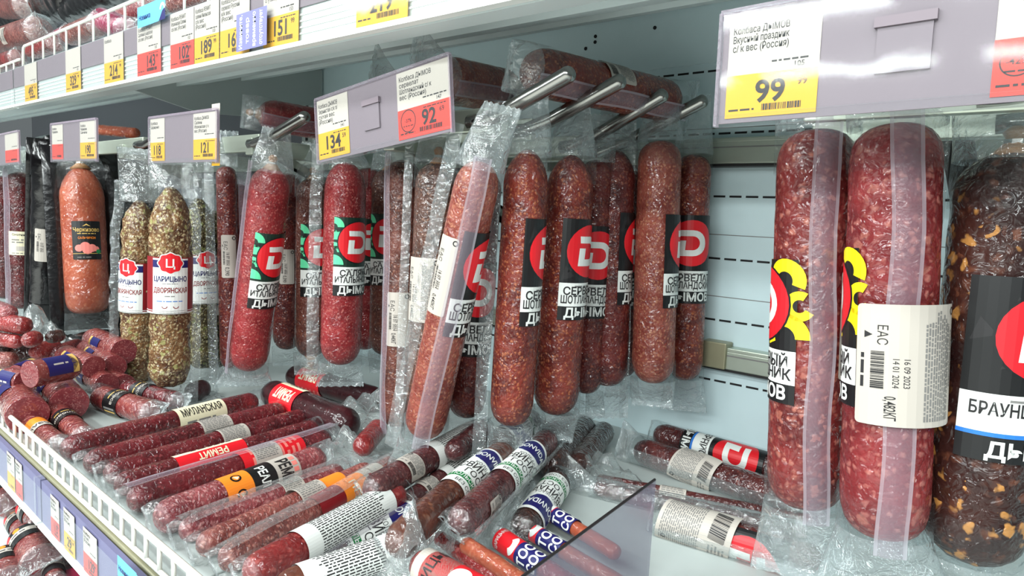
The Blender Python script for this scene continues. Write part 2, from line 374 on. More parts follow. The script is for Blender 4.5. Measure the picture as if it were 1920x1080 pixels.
def pr_back(w_=.062, h=.10, weight='0,482КГ', full=True):
    p = Print(); a, b, c, d = -w_/2, w_/2, -h/2, h/2
    p.rect(a, c, b, d, 'paper', 0, .003)
    s = -math.pi/2
    p.text('ЕАС', a+w_*.18, d-h*.25, .0085, l=1, rot=s, bold=0)
    p.poly([(a+w_*.07, d-h*.22), (a+w_*.07, d-h*.28), (a+w_*.14, d-h*.25)], 'ink', 1)
    p.bars(a+w_*.13, c+h*.31, a+w_*.24, c+h*.62, vert=True)
    p.fine(a+w_*.04, c+h*.31, a+w_*.10, c+h*.62, .004, 'ink', vert=True)
    p.text('16 09 2023', a+w_*.40, c+h*.44, .0055, l=1, rot=s, bold=0, maxw=h*.3); p.text('14 01 2024', a+w_*.31, c+h*.44, .0055, l=1, rot=s, bold=0, maxw=h*.3)
    p.text(weight, a+w_*.25, c+h*.15, .0095, l=1, rot=s, bold=.01, maxw=h*.2)
    if full: p.fine(a+w_*.56, c+h*.05, b-w_*.10, d-h*.04, .0021, vert=True, fill=.62); p.text('Колбаса полукопченая', b-w_*.085, c+h*.55, .0042, l=1, rot=s, maxw=h*.6)
    p.arc(b-.004, d-.006, .0022, .0036, 0, 360, 'ink', 1)
    return p
def pr_sticker(w_=.05, h=.06, row=.0024):
    p = Print().rect(-w_/2, -h/2, w_/2, h/2, 'paper', 0, .003)
    p.fine(-w_*.44, -h*.1, w_*.44, h*.46, row); p.bars(-w_*.1, -h*.42, w_*.3, -h*.2); p.arc(-w_*.38, h*.38, .0018, .003, 0, 360, 'ink', 1)
    return p.fine(-w_*.4, -h*.44, -w_*.15, -h*.2, .004)
def pr_tsar(w_=.092, h=.10):
    p = Print(); a, b, c, d = -w_/2, w_/2, -h/2, h/2
    p.rect(a, c, b, d, 'darkred'); p.rect(-.027, c, .027, d-.002, 'white', .6); p.rect(a, c, b, c+.003, 'white', .6); p.rect(a, c+.005, b, c+.0062, 'white', .6)
    p.rect(-.027, d-.018, .027, d-.005, 'navy', 1.2)
    p.disc(0, d-.010, .0185, 'white', 1.6, 64, .06); p.disc(0, d-.010, .0168, 'red_', 2.2, 64, .06); p.text('Ц', 0, d-.017, .020, 'white', 3)
    p.text('ЦАРИЦЫНО', 0, d-.042, .0125, 'navy', maxw=.049, bold=.02); p.fine(-.012, d-.047, .012, d-.0445, .0022)
    p.text('ДВОРЯНСКАЯ', 0, d-.062, .0125, 'darkred', maxw=.050, bold=.02); p.fine(-.008, d-.069, .008, d-.066, .003)
    p.fine(-.02, d-.078, .02, d-.075, .003, 'blue'); p.arc(-.008, c+.014, .003, .0042, 180, 360, 'darkred', 1.2); p.arc(.008, c+.014, .003, .0042, 180, 360, 'darkred', 1.2)
    return p
def pr_cherk(w_=.058, h=.088):
    p = Print().rect(-w_/2, -h/2, w_/2, h/2, 'black', 0, .002)
    p.poly([(-.008, .032), (0, .038), (.008, .032), (.004, .033), (0, .035), (-.004, .033)], 'gold', 1)
    p.text('Черкизово', 0, .020, .013, 'gold', 1, maxw=.052); p.fine(-.018, .014, .02, .018, .0035, 'gold')
    p.text('САЛЬЧИЧОН', 0, .003, .007, 'orange', 1, maxw=.034)
    for x, y, r in ((-.016, -.018, .008), (-.004, -.014, .010), (.009, -.018, .009), (0, -.022, .010), (.018, -.020, .006)): p.disc(x, y, r, 'pink', 1+abs(x)*9)
    p.disc(.022, -.026, .005, 'green', 1.6); p.rect(-w_/2, -.031, w_/2, -.0300, 'gold', 1); p.fine(-.02, -.042, .01, -.036, .004)
    return p
def pr_remit(w_=.075, h=.058, along=False):
    p = Print(); a, b, c, d = -w_/2, w_/2, -h/2, h/2
    p.rect(a, c, b, d, 'red_'); p.rect(a, c, b, c+h*.26, 'cream', 1); p.fine(a+w_*.15, c+h*.08, b-w_*.2, c+h*.2, .004, 'ink', 2)
    p.text('РЕМИТ', 0, c+h*.36, h*.30, 'cream', maxw=w_*.72, bold=.03)
    for k in range(6): p.poly([(a+k*w_/6, d-h*.22), (a+k*w_/6+.004, d-h*.22), (a+k*w_/6+.010, d), (a+k*w_/6+.006, d)], 'pink', 1)
    return p
def pr_word(word, bg, fg, w_, h, small=True):
    p = Print().rect(-w_/2, -h/2, w_/2, h/2, bg, 0, .001)
    p.text(word, 0, -.001, h*.36, fg, maxw=w_*.84, bold=.02)
    if small: p.fine(-w_*.36, -h*.3, w_*.32, -h*.12, h*.14)
    return p
def pr_ham(w_=.06, h=.105):                                      # runs along the sausage: v is its length
    p = Print(); a, b = -w_/2, w_/2
    p.rect(a, -h*.5, b, -h*.16, 'orange'); p.rect(a, -h*.16, b, h*.16, 'black'); p.rect(a, h*.16, b, h*.5, 'paper')
    for x in (-.016, .010): p.disc(x, -h*.33, .007, 'black', 1); p.disc(x, -h*.33, .0045, 'orange', 2); p.poly([(x-.003, -h*.33-.004), (x+.004, -h*.33), (x, -h*.33+.005)], 'cream', 3)
    p.text('РЕАЛЬ', 0, -h*.06, .017, 'white', maxw=w_*.62, bold=.03); p.fine(a+.006, -h*.14, b-.01, -h*.11, .004, 'orange')
    p.text('РЕМИТ', .004, h*.22, .024, 'ink', maxw=w_*.7, bold=.03)
    for k in range(3): p.rect(-.02+k*.01, h*.40, -.013+k*.01, h*.47, 'pink', 1)
    return p
def pr_bon(w_=.088, h=.115, back=False):
    p = Print(); a, b, c, d = -w_/2, w_/2, -h/2, h/2
    p.rect(a, c, b, d, 'white')
    if back:
        p.fine(a+.006, c+.02, b-.01, d-.012, .0026, vert=True, mat='ink', fill=.42); p.rect(a, d-.012, a+.018, d-.001, 'navy', 1)
        p.rect(a, c+.006, a+.016, c+.014, 'green', 1); p.bars(b-.02, c+.004, b-.006, c+.018)
        return p
    p.poly([(-.026, d-.006), (-.008, d-.0045), (.028, d-.0075), (.030, d-.013), (.027, d-.032), (.018, d-.040), (.004, d-.043), (-.012, d-.042), (-.024, d-.036), (-.030, d-.024), (-.030, d-.013)], 'navy', 1)
    p.text('BONVIDA', 0, d-.029, .017, 'white', maxw=.053, bold=.02)
    p.text('КОЛБАСА', .006, d-.055, .010, l=1, maxw=.04, bold=0); p.text('СВИНАЯ', 0, d-.070, .021, l=1, maxw=.066, bold=.012); p.text('ГОСТ', .006, d-.085, .016, l=1, bold=.005)
    p.rect(a, c+.0145, b, c+.025, 'green', 1); p.text('ПОЛЬСКАЯ', 0, c+.0165, .010, 'white', bold=.015); p.text('БЕЗ СОИ', .005, c+.004, .009, l=1, bold=.005)
    return p
def pr_blue(w_=.05, h=.035):
    p = Print().poly([(-w_/2, -h/2), (w_*.3, -h/2), (w_/2, -h*.1), (w_*.3, h/2), (-w_/2, h/2)], 'navy')
    p.fine(-w_*.3, -h*.05, w_*.2, h*.12, .0055, 'paper'); p.poly([(w_*.3, -h/2), (w_/2, -h/2), (w_/2, h/2), (w_*.3, h/2), (w_/2, -h*.1)], 'gold')
    return p
def pr_chub(w_=.085, h=.04):
    p = Print().rect(-w_/2, -h/2, w_/2, h/2, 'black')
    p.text('Колбаса', -.006, .002, .011, 'paper', 1, maxw=.04); p.fine(-.026, -.008, .012, -.003, .005, 'gold')
    for k in range(4): p.rect(.02+k*.006, -h*.38, .0235+k*.006, h*.38, 'gold' if k % 2 else 'grey', 1)
    p.rect(-.038, -.01, -.030, .008, 'gold', 1)
    return p
def pr_thin(w_=.05, h=.10):
    p = Print(); p.rect(-w_/2, -h/2, w_/2, 0, 'navy'); p.rect(-w_/2, 0, w_/2, h/2, 'red_'); p.arc(0, .016, .006, .015, 200, 340, 'white', 1); p.text('ЦАРИЦЫНО', 0, .034, .008, 'white', maxw=.03)
    p.text('ТОС', 0, -.022, .02, 'white', bold=.03, maxw=.034); p.text('СОС', 0, -.042, .02, 'white', bold=.03, maxw=.034)
    return p
def pr_black(w_=.06, h=.04):
    p = Print().rect(-w_/2, -h/2, w_/2, h/2, 'black'); p.rect(-w_/2, -h*.1, w_/2, h*.22, 'paper', 1); p.disc(-.01, h*.34, .006, 'red_', 1); p.disc(.006, h*.34, .005, 'orange', 1.5); p.fine(-.02, -h*.02, .02, h*.14, .005, 'ink', 2)
    return p
def pr_dir(w_=.06, h=.062):
    p = Print().rect(-w_/2, -h/2, w_/2, h/2, 'cream'); p.text('Охотничья', 0, .020, .008, 'ink', maxw=.05); p.fine(-.022, -.004, .024, .014, .0065); p.rect(-.012, -.02, .01, -.008, 'paper', 1); p.fine(-.022, -.028, .022, -.023, .004)
    return p

# ------------------------------------------------------------------ sausages
def sausage(name, label, p0, p1, r, mat, group=None, cat='sausage', prints=(), n0=2.3, n1=2.3, d0=1.2, d1=1.0, bend=0, cut0=False, nub=(False, False), lump=.0006, seg=32, ref=None, taper=0):
    """body from p0 to p1 (p1 = top of the print); prints: (Print, angle from the camera in degrees, place along 0..1, name)"""
    p0, p1 = V(p0), V(p1); a = (p1-p0); Ln = a.length; a.normalize()
    n, e = frame(a, (ref if ref else EYE-(p0+p1)/2)); bd = V((0, 0, 1)) if abs(a.z) < .6 else e
    low = min((p0, p1), key=lambda q: q.z)
    t_ = thing(name, label, cat, low - V((0, 0, r if abs(a.z) < .6 else 0)), group)
    sd = R.uniform(0, 90)
    def rad(t):
        k = r*(1-taper*(t/Ln))
        if t < d0*r and not cut0: x = max(0, 1-t/(d0*r)); k *= max(0, 1-x**n0)**(1/n0)
        if t > Ln-d1*r: x = max(0, 1-(Ln-t)/(d1*r)); k *= max(0, 1-x**n1)**(1/n1)
        return k
    def mid(t): s = t/Ln; return p0 + a*t + bd*(bend*4*s*(1-s))
    def surf(ang, t, lift=0):
        q = n*math.cos(ang)+e*math.sin(ang); k = rad(t)
        k *= 1 - .02*abs(noise.noise(q*1.1+V((sd, t*14, 0))))
        return mid(t) + q*(k + lump*noise.noise(q*3.2+V((0, sd, t*60))) + lift)
    def skin(ang, t, lift):                                  # where a label sits: smooth, just clear of the lumps
        ang_s = .16; k0 = math.floor(ang/ang_s); g = ang/ang_s-k0
        q = lambda w_: mid(t) + (n*math.cos(w_)+e*math.sin(w_))*(r*(1-taper*(t/Ln))+lift+lump*.5)
        return q(k0*ang_s)*(1-g) + q((k0+1)*ang_s)*g
    ts = []
    ends = [0, .012, .04, .1, .2, .35, .55, .8, 1]
    if not cut0: ts += [d0*r*x for x in ends]
    else: ts += [0, .003]
    k = max(6, int((Ln-(d0+d1)*r)/.012)); s0, s1 = ts[-1], Ln-d1*r
    ts += [s0+(s1-s0)*i/k for i in range(1, k)] + [Ln-d1*r*x for x in reversed(ends)]
    v, f = [], []
    for t in ts: v += [surf(2*math.pi*i/seg, t) for i in range(seg)]
    for j in range(len(ts)-1):
        for i in range(seg): f.append((j*seg+i, j*seg+(i+1) % seg, (j+1)*seg+(i+1) % seg, (j+1)*seg+i))
    f.append(tuple((len(ts)-1)*seg+i for i in range(seg)))
    if not cut0: f.append(tuple(range(seg-1, -1, -1)))
    mesh('body', v, f, mat, t_, smooth=True)
    if cut0:
        cv, cf = [mid(0)-a*.0015], []
        for i in range(seg): cv.append(surf(2*math.pi*i/seg, 0, -.0008)-a*.001)
        for i in range(seg): cv.append(surf(2*math.pi*i/seg, 0))
        for i in range(seg): cf.append((0, 1+(i+1) % seg, 1+i)); cf.append((1+i, 1+(i+1) % seg, 1+seg+(i+1) % seg, 1+seg+i))
        mesh('cut_face', cv, cf, 'cut', t_, smooth=False)
    for q, (on, base, dr) in enumerate(((nub[0], p0, -a), (nub[1], p1, a))):
        if on:
            tv, tf = tube([base-dr*.006, base+dr*.003, base+dr*.009, base+dr*.016, base+dr*.021], [r*.5, r*.3, r*.16, r*.24, r*.12], 10); ct = mesh('casing_twist', tv, tf, 'casing', t_, smooth=True)
            tv, tf = tube([base+dr*.006, base+dr*.010], r*.22, 8); mesh('clip', tv, tf, 'clip', ct)
    for it in prints:
        P_, deg, pos, nm = it[:4]; a0 = math.radians(deg); tc = Ln*pos; lf = it[4] if len(it) > 4 else .0010
        P_.build(nm, t_, lambda x, y, l, a0=a0, tc=tc, lf=lf: skin(a0+x/r, min(max(tc+y, 0), Ln), lf+l), step=r*.16, off=a0*r, ystep=.012 if bend else None)
    return t_, surf, mid, n, e, a, Ln, r

def bag_end(S, up, length, wend, mat='film', amp=.004, turn=0, shift=(0, 0, 0), name='bag_top', pinch=None, zig=False):
    """film tube leaving the sausage end and closing to a flat hem"""
    t_, surf, mid, n, e, a, Ln, r = S; d = a if up else -a; base = mid(Ln if up else 0); sh = V(shift)
    c_, s_ = math.cos(turn), math.sin(turn); E_, N_ = e*c_+n*s_, n*c_-e*s_
    seg, rows = 36, 12; v, f = [], []; sd = R.uniform(0, 50); st = -1.15*r
    for j in range(rows+1):
        s = j/rows; h = st+(length-st)*s
        ss = max(0, h)/length
        A = (r+.0022)*(1-ss)+wend*ss; B = (r+.0022)*max(0, 1-ss*1.15)**1.2+.0006
        if h > 0 and pinch: A *= 1-pinch*math.sin(math.pi*ss)
        if h < 0: A = B = r+.0022
        cen = base+d*h+sh*(ss**1.4)
        for i in range(seg):
            q = 2*math.pi*i/seg; w_ = amp*(.15+ss)*noise.noise(V((math.cos(q)*2.6, math.sin(q)*2.6+sd, h*38)))
            z = .0022*((i+j) % 2) if zig and j == rows else 0
            v.append(cen + E_*(A*math.cos(q)) + N_*(B*math.sin(q)+w_) + E_*w_*.5 + d*z)
    for j in range(rows):
        for i in range(seg): f.append((j*seg+i, j*seg+(i+1) % seg, (j+1)*seg+(i+1) % seg, (j+1)*seg+i))
    ix = [1 if st+(length-st)*(j+.5)/rows < -.15*r else (2 if j == rows-1 else 0) for j in range(rows) for i in range(seg)]
    return mesh(name, v, f, [mat, 'cling', 'hem'] if mat != 'blackbag' else [mat]*3, t_, idx=ix, smooth=True)
def seam(S, deg, width, t0=-.01, t1=1.02, lift=.0035, fin=0, name='seam_strip', mat='seam', steps=26):
    """milky weld strip lying on (fin=0) or standing off (fin=1) the side of the bag"""
    t_, surf, mid, n, e, a, Ln, r = S; a0 = math.radians(deg); v, f = [], []; sd = R.uniform(0, 50); m_ = 9
    for j in range(steps+1):
        t = Ln*(t0+(t1-t0)*j/steps); tt = min(max(t, .9*r), Ln-.9*r)
        wv = .004*noise.noise(V((sd, t*9, 0)))
        for k in range(m_+1):
            s = k/m_; ang = a0+(wv/r)
            if fin: q = n*math.cos(ang)+e*math.sin(ang); p = surf(ang, tt, lift+s*width) + a*(t-tt) + q.cross(a)*(.35*width*s*s+.003*s*noise.noise(V((t*20, sd, 0))))
            else: p = surf(ang+(s-.5)*width/r, tt, lift+.0022*math.sin(s*math.pi)+(.0016 if k in (0, m_) else 0)) + a*(t-tt)
            v.append(p)
    for j in range(steps):
        for k in range(m_): i = j*(m_+1)+k; f.append((i, i+1, i+m_+2, i+m_+1))
    ix = [1 if (k in (0, m_-1) and mat == 'seam') else 0 for j in range(steps) for k in range(m_)]
    return mesh(name, v, f, [mat, 'weld'], t_, idx=ix, smooth=True)
def hang(name, label, top, bot, wpx, mat, y=None, L_=.36, group=None, **k):
    (x0, y0), (x1, y1) = top, bot
    if y is None:
        z = FPX*L_/math.hypot(x1-x0, y1-y0); M = at_d((x0+x1)/2, (y0+y1)/2, z); y = M.y
    a, b = at_y(x0, y0, y), at_y(x1, y1, y)
    r = .5*wpx*depth((a+b)/2)/FPX
    return sausage(name, label, b, a, r, mat, group, **k)
def lie(name, label, e0, e1, wpx, mat, h=None, base=None, group=None, **k):
    base = DECK if base is None else base
    r = .02
    for _ in range(4):
        hh = (h if isinstance(h, tuple) else (h, h)) if h is not None else (r, r)
        hh = tuple(max(q, r) for q in hh)
        a, b = at_z(*e0, base+hh[0]), at_z(*e1, base+hh[1]); r = .5*wpx*depth((a+b)/2)/FPX
    return sausage(name, label, a, b, r, mat, group, **k)

# ================================================================== the setting
XL, XR = -4.2, 1.1
zz = lambda z: H+z
fl = box('floor', XL-2, XR+2, -7, 1.6, -.05, 0, plain((206, 204, 198), .4)); struct(fl, 'grey shop floor below the shelving', 'floor')
wb = box('wall_back', XL, XR, WALL, WALL+.03, .0, zz(1.4), 'wall'); struct(wb, 'pale metal back wall of the shelving with rows of slots', 'wall')
box('upper_panel', XL, XR, WALL-.004, WALL+.001, zz(.264), zz(.9), 'wall', wb, bev=.001)
ROW0 = .0514
for k in range(-2, 4):
    v, f = [], []; z = zz(ROW0-.1*k); x = -2.6
    while x < .9:
        b, q = boxg(x, x+.0195, WALL-.0006, WALL+.001, z-.0016, z+.0016); n0 = len(v); v += b; f += [tuple(i+n0 for i in t) for t in q]; x += .0265
    o = mesh('slot_row', v, f, 'slot', wb); o['kind'] = 'stuff'
for k, z in enumerate((-.01, -.11, -.21, .16)):                                  # hairline joints between the wall boards
    box('board_joint', XL, XR, WALL-.0004, WALL+.001, zz(z)-.0006, zz(z)+.0006, 'grey', wb)
for x, z in ((-.70, .335), (-.70, .325), (-.72, .316), (-.58, .333), (-.335, .33), (-.55, .36), (-.9, .31)):
    tv, tf = tube([(x, WALL-.0055, zz(z)), (x, WALL+.002, zz(z))], .0032, 8); mesh('screw_hole', tv, tf, 'slot', wb)
box('bay_darkening', XL, -1.63, WALL-.007, WALL+.001, zz(-.3), zz(.9), plain((112, 114, 122), .5), wb)  # added grey layer that darkens the wall left of the post
# wall rails
def rail(name, label, z0, z1, y0, x0=XL, x1=XR):
    t = thing(name, label, 'rail', (0, y0, zz(z0)))
    box('rail_top', x0, x1, y0, WALL, zz(z1)-.008, zz(z1), 'bar', t, bev=.002); rf = box('rail_face', x0, x1, y0, y0+.006, zz(z0)+.004, zz(z1)-.006, 'bar', t, bev=.0015)
    box('rail_groove', x0, x1, y0-.0008, y0+.004, zz((z0+z1)/2+.006), zz((z0+z1)/2+.008), 'grey', rf); box('rail_foot', x0, x1, y0+.004, WALL, zz(z0), zz(z0)+.006, 'iron', t)
    return t
rail('wall_rail', 'upper steel rail along the slotted back wall behind the hanging sausages', .097, .141, WALL-.028)
t = rail('wall_rail', 'lower steel rail near the foot of the back wall', -.226, -.187, WALL-.024)
for x in (-.40, -.12, -1.0):
    box('rail_bracket', x-.042, x, WALL-.030, WALL-.002, zz(-.222), zz(-.180), 'barend', t, bev=.002)

# lower deck with its front edge
dk = thing('deck_shelf', 'wide white lower shelf deck carrying the lying sausages', 'shelf', (-.6, .64, zz(DECK)-.03))
DF = .258
cuts = [XL, -2.35, -1.42, -.62, .28, XR]
for a, b in zip(cuts, cuts[1:]): box('deck_plate', a+.0012, b-.0012, DF+.004, WALL-.001, zz(DECK)-.03, zz(DECK), 'steel', dk, bev=.0015)
box('deck_front_edge', XL, XR, DF-.006, DF+.003, zz(DECK)-.024, zz(DECK)-.002, 'barend', dk, bev=.002)
PR0, PR1 = zz(DECK)-.062, zz(DECK)-.004
pr = thing('price_rail', 'lilac price rail along the front edge of the lower shelf deck', 'price rail', (-.8, DF-.012, PR0))
for a, b in ((XL, -1.005), (-1.000, XR)):
    box('rail_backing', a, b, DF-.014, DF-.008, PR0, PR1, 'lilac2', pr); box('rail_lip', a, b, DF-.020, DF-.008, PR0-.004, PR0+.001, 'white', pr, bev=.001)
    mesh('clear_cover', [(a, DF-.019, PR0+.001), (b, DF-.019, PR0+.001), (b, DF-.019, PR1-.004), (a, DF-.019, PR1-.004)], [(0, 1, 2, 3)], 'clear', pr)
box('cover_end', -1.006, -1.001, DF-.021, DF-.010, PR0, PR1+.006, 'clear', pr)
# bottom shelf under it
b2 = thing('bottom_shelf', 'grey bottom shelf in the shade below the lower price rail', 'shelf', (-1, .4, zz(LOW)-.03))
box('shelf_plate', XL, XR, .02, WALL-.001, zz(LOW)-.03, zz(LOW), 'shelf', b2, bev=.002)
box('shelf_lip', XL, XR, .0, .02, zz(LOW)-.03, zz(LOW)+.02, 'shelf', b2, bev=.002)

# upper shelf: tilts down to the front
YF = .50
zb = lambda x: zz(.2055-.012*x)
us = thing('upper_shelf', 'pale steel upper shelf sloping to the front above the hanging sausages', 'shelf', (-.8, .76, zz(.22)))
def slab(name, ya, za, yb, zb_, th, mat, parent, x0=XL, x1=XR, y_slope=True):
    f = lambda x: -.012*x
    v = [V((x, y, zz(z)+f(x)+q)) for x in (x0, x1) for (y, z) in ((ya, za), (yb, zb_)) for q in (0, th)]
    return mesh(name, v, [(0, 1, 3, 2), (4, 6, 7, 5), (0, 4, 5, 1), (2, 3, 7, 6), (0, 2, 6, 4), (1, 5, 7, 3)], mat, parent)
slab('shelf_plate', YF+.012, .222, WALL-.006, .350, .014, 'shelf', us)
slab('front_lip', YF+.003, .200, YF+.040, .203, .016, 'shelf', us)
slab('stiffening_rib', YF+.15, .236, YF+.21, .252, .012, 'shelf', us)
slab('stiffening_rib', YF+.30, .276, YF+.34, .286, .014, 'shelf', us)
for k in range(-9, 5):
    for d in (0, .018):
        x = -.55+k*.17+d; y = YF+.09; tv, tf = tube([(x, y, zb(x)+.024), (x, y, zb(x)+.045)], .0034, 8); mesh('plate_hole', [V((p.x, p.y, p.z)) for p in tv], tf, 'slot', us)
# gusset brackets of the shelf
for gx in (-1.56, .62):
    prof = [(YF+.01, .235), (YF+.10, .215), (YF+.20, .196), (YF+.32, .205), (YF+.42, .25), (WALL-.01, .262), (WALL-.01, .355)]
    v = [V((x, y, zz(z)-.012*gx*.5)) for x in (gx-.004, gx+.004) for y, z in prof]; n_ = len(prof)
    f = [tuple(range(n_-1, -1, -1)), tuple(range(n_, 2*n_))]+[(i, (i+1) % n_, n_+(i+1) % n_, n_+i) for i in range(n_)]
    mesh('gusset_bracket', v, f, 'steel', us)
po = thing('upright_post', 'slotted upright post on the back wall at the shelf gusset', 'post', (-1.60, WALL-.02, 0))
box('post', -1.625, -1.575, WALL-.025, WALL, .02, zz(.9), 'steel', po, bev=.003)
for k in range(16): box('post_slot', -1.606, -1.594, WALL-.0256, WALL-.02, zz(.34-.04*k), zz(.36-.04*k), 'slot', po)
ur = thing('price_rail', 'long price rail along the upper shelf edge filled with lilac inserts', 'price rail', (-1, YF, zb(-1)))
def rstrip(name, a, b, z0, z1, y, th, mat, parent):
    v = [V((x, yy, zb(x)+z)) for x in (a, b) for yy in (y, y+th) for z in (z0, z1)]
    return mesh(name, v, BF, mat, parent)
seg_ = [XL, -2.165, XR]
for a, b in ((XL, -2.185), (-2.175, XR)):
    rstrip('rail_profile', a, b, 0, .096, YF-.004, .006, 'aluminium', ur)
    for q in (.012, .020, .028, .036): rstrip('rail_ridge', a, b, q, q+.0022, YF-.0052, .002, 'white', ur)
    rstrip('lilac_insert', a, b, .046, .094, YF-.0062, .001, 'lilac', ur)
    rstrip('rail_lip', a, b, -.004, .002, YF-.010, .012, 'white', ur)
    mesh('clear_cover', [V((x, YF-.0105, zb(x)+z)) for x, z in ((a, .002), (b, .002), (b, .095), (a, .095))], [(0, 1, 2, 3)], 'clear', ur)

# wire baskets
def basket(label, x0, x1, y, zf, h, step, slant=0, ends=True):
    t = thing('wire_basket', label, 'wire basket', ((x0+x1)/2, y, zf((x0+x1)/2)), None)
    P = lambda x, s: V((x, y+slant*s, zf(x)+h*s))
    rt = .0034
    pts = [P(x0, 0), P(x0+.002, .7), P(x0+.006, .93), P(x0+.016, 1)] if ends else [P(x0, 1)]
    n_ = 10
    pts += [P(x0+.03+(x1-x0-.03)*i/n_, 1) for i in range(n_+1)]
    tv, tf = tube(pts, rt, 10); mesh('top_rail', tv, tf, 'wire', t, smooth=True)
    tv, tf = tube([P(x0, .04), P(x1, .04)], rt*.8, 8); mesh('bottom_rail', tv, tf, 'wire', t, smooth=True)
    x = x0+step; src = None
    while x < x1:
        if src is None: tv, tf = tube([P(x, 0), P(x, 1)], .0024, 7); src = mesh('wire', tv, tf, 'wire', t, smooth=True); sx = x; sz = zf(x)
        else:
            o = bpy.data.objects.new('wire', src.data); COL.objects.link(o); o.parent = t; o.location = (x-sx, 0, zf(x)-sz)
        x += step
    return t
basket('low white wire fence along the front edge of the lower deck', -1.75, -.30, DF, lambda x: zz(DECK), .030, .033)
basket('white wire basket fence above the upper price rail under blue card', -2.16, -.55, YF+.012, lambda x: zb(x)+.092, .062, .088)
basket('end of a white wire basket at the far left of upper shelf', -3.3, -2.19, YF+.012, lambda x: zb(x)+.085, .040, .075)

# ================================================================== hanger racks
def rack(label, bars, arm_x, strut=True):
    """bars: (y, x_left, root(x,z), tip(x,z))"""
    t = thing('hanger_rack', label, 'hanger rack', (arm_x, WALL-.03, zz(.1)))
    y0 = min(b[0] for b in bars)
    box('arm', arm_x-.012, arm_x+.012, y0-.01, WALL-.01, zz(.088), zz(.118), 'bar', t, bev=.002)
    for y, xl, (rx, rz), (tx, tz) in bars:
        box('cross_bar', xl, rx+.012, y-.006, y+.006, zz(rz)-.018, zz(rz)+.012, 'bar', t, bev=.002)
        p0, p1 = V((rx, y-.004, zz(rz)-.004)), V((tx, y-.004, zz(tz)))
        tv, tf = tube([p0-V((.02, 0, .001)), p0, p0+(p1-p0)*.3+V((0, 0, -.004)), p1], .0098, 16, round_end=True); mesh('prong', tv, tf, 'nickel', t, smooth=True)
    if strut:
        v = [V((arm_x+q, y, z)) for q in (-.004, .004) for y, z in ((y0+.02, zz(.092)), (y0+.07, zz(.092)), (WALL-.005, zz(-.09)), (WALL-.005, zz(-.045)))]
        mesh('strut', v, [(0, 1, 2, 3), (7, 6, 5, 4), (0, 4, 5, 1), (1, 5, 6, 2), (2, 6, 7, 3), (3, 7, 4, 0)], 'bar', t)
    return t
rack('hanger rack with four upturned metal prongs above the black label sausages',
     [(.62, -.80, (-.585, .124), (-.453, .164)), (.72, -.80, (-.595, .126), (-.448, .174)), (.84, -.80, (-.60, .118), (-.453, .178)), (.92, -.80, (-.60, .118), (-.431, .182))], -.76)
rack('hanger rack with one upturned prong above the green label salami', [(.60, -1.34, (-1.104, .112), (-.954, .144)), (.80, -1.3, (-1.13, .11), (-1.0, .14))], -1.12)
rack('short hanger rack bar above the herb coated sausages', [(.56, -1.98, (-1.50, .118), (-1.42, .125))], -1.6)
rack('hanger rack bar at the far left above dark sausages', [(.53, -2.7, (-2.05, .108), (-1.98, .12))], -2.3)
t = rack('hanger rack mostly hidden behind the big price holder', [(.64, -.2, (-.05, .118), (.12, .15)), (.80, -.24, (-.05, .118), (.12, .15))], .14, False)
a_, b_ = at_y(1783, 205, .9), at_y(1838, 520, .9)
mesh('strut', [p+V((q, d, 0)) for p in (a_, b_) for q in (-.016, .016) for d in (0, .012)], BF, 'iron', t)  # near-black tone puts the shade on this strut into its colour

# ================================================================== price tags and holders
def pr_tag(w_, h, lines, price, cents='99', red=False, old='', pct='', code=True):
    p = Print(); c = 'tagred' if red else 'yellow'
    p.rect(0, 0, w_, h*.44, c); p.rect(0, h*.44, w_, h, 'paper')
    for k, s in enumerate(lines): p.text(s, w_*.05, h*(.86-.09*k), h*.098, al='L', maxw=w_*.62, bold=.012, l=1)
    p.fine(w_*.50, h*.53, w_*.94, h*.57, h*.036, 'ink')
    if old: p.text(old, w_*.80, h*.465, h*.075, l=1)
    p.fine(w_*.5, h*.385, w_*.92, h*.42, h*.032, 'ink')
    x = w_*.60 if red else w_*.5
    p.text(price, x, h*.15, h*.31, bold=.025, maxw=w_*(.42 if red else .58)); p.text(cents, w_*.84, h*.285, h*.10, bold=.01)
    if code: p.bars(w_*.42, h*.06, w_*.84, h*.125); p.fine(w_*.04, h*.05, w_*.34, h*.11, h*.04, 'ink')
    if pct: p.arc(w_*.20, h*.26, w_*.135, w_*.15, 0, 360, 'ink', 1, 30); p.text(pct, w_*.2, h*.24, h*.075, maxw=w_*.25); p.fine(w_*.10, h*.17, w_*.3, h*.21, h*.03, 'ink')
    return p
def mkplane(o, u, v, n):
    return lambda x, y, l: o + u*x + v*y + n*l
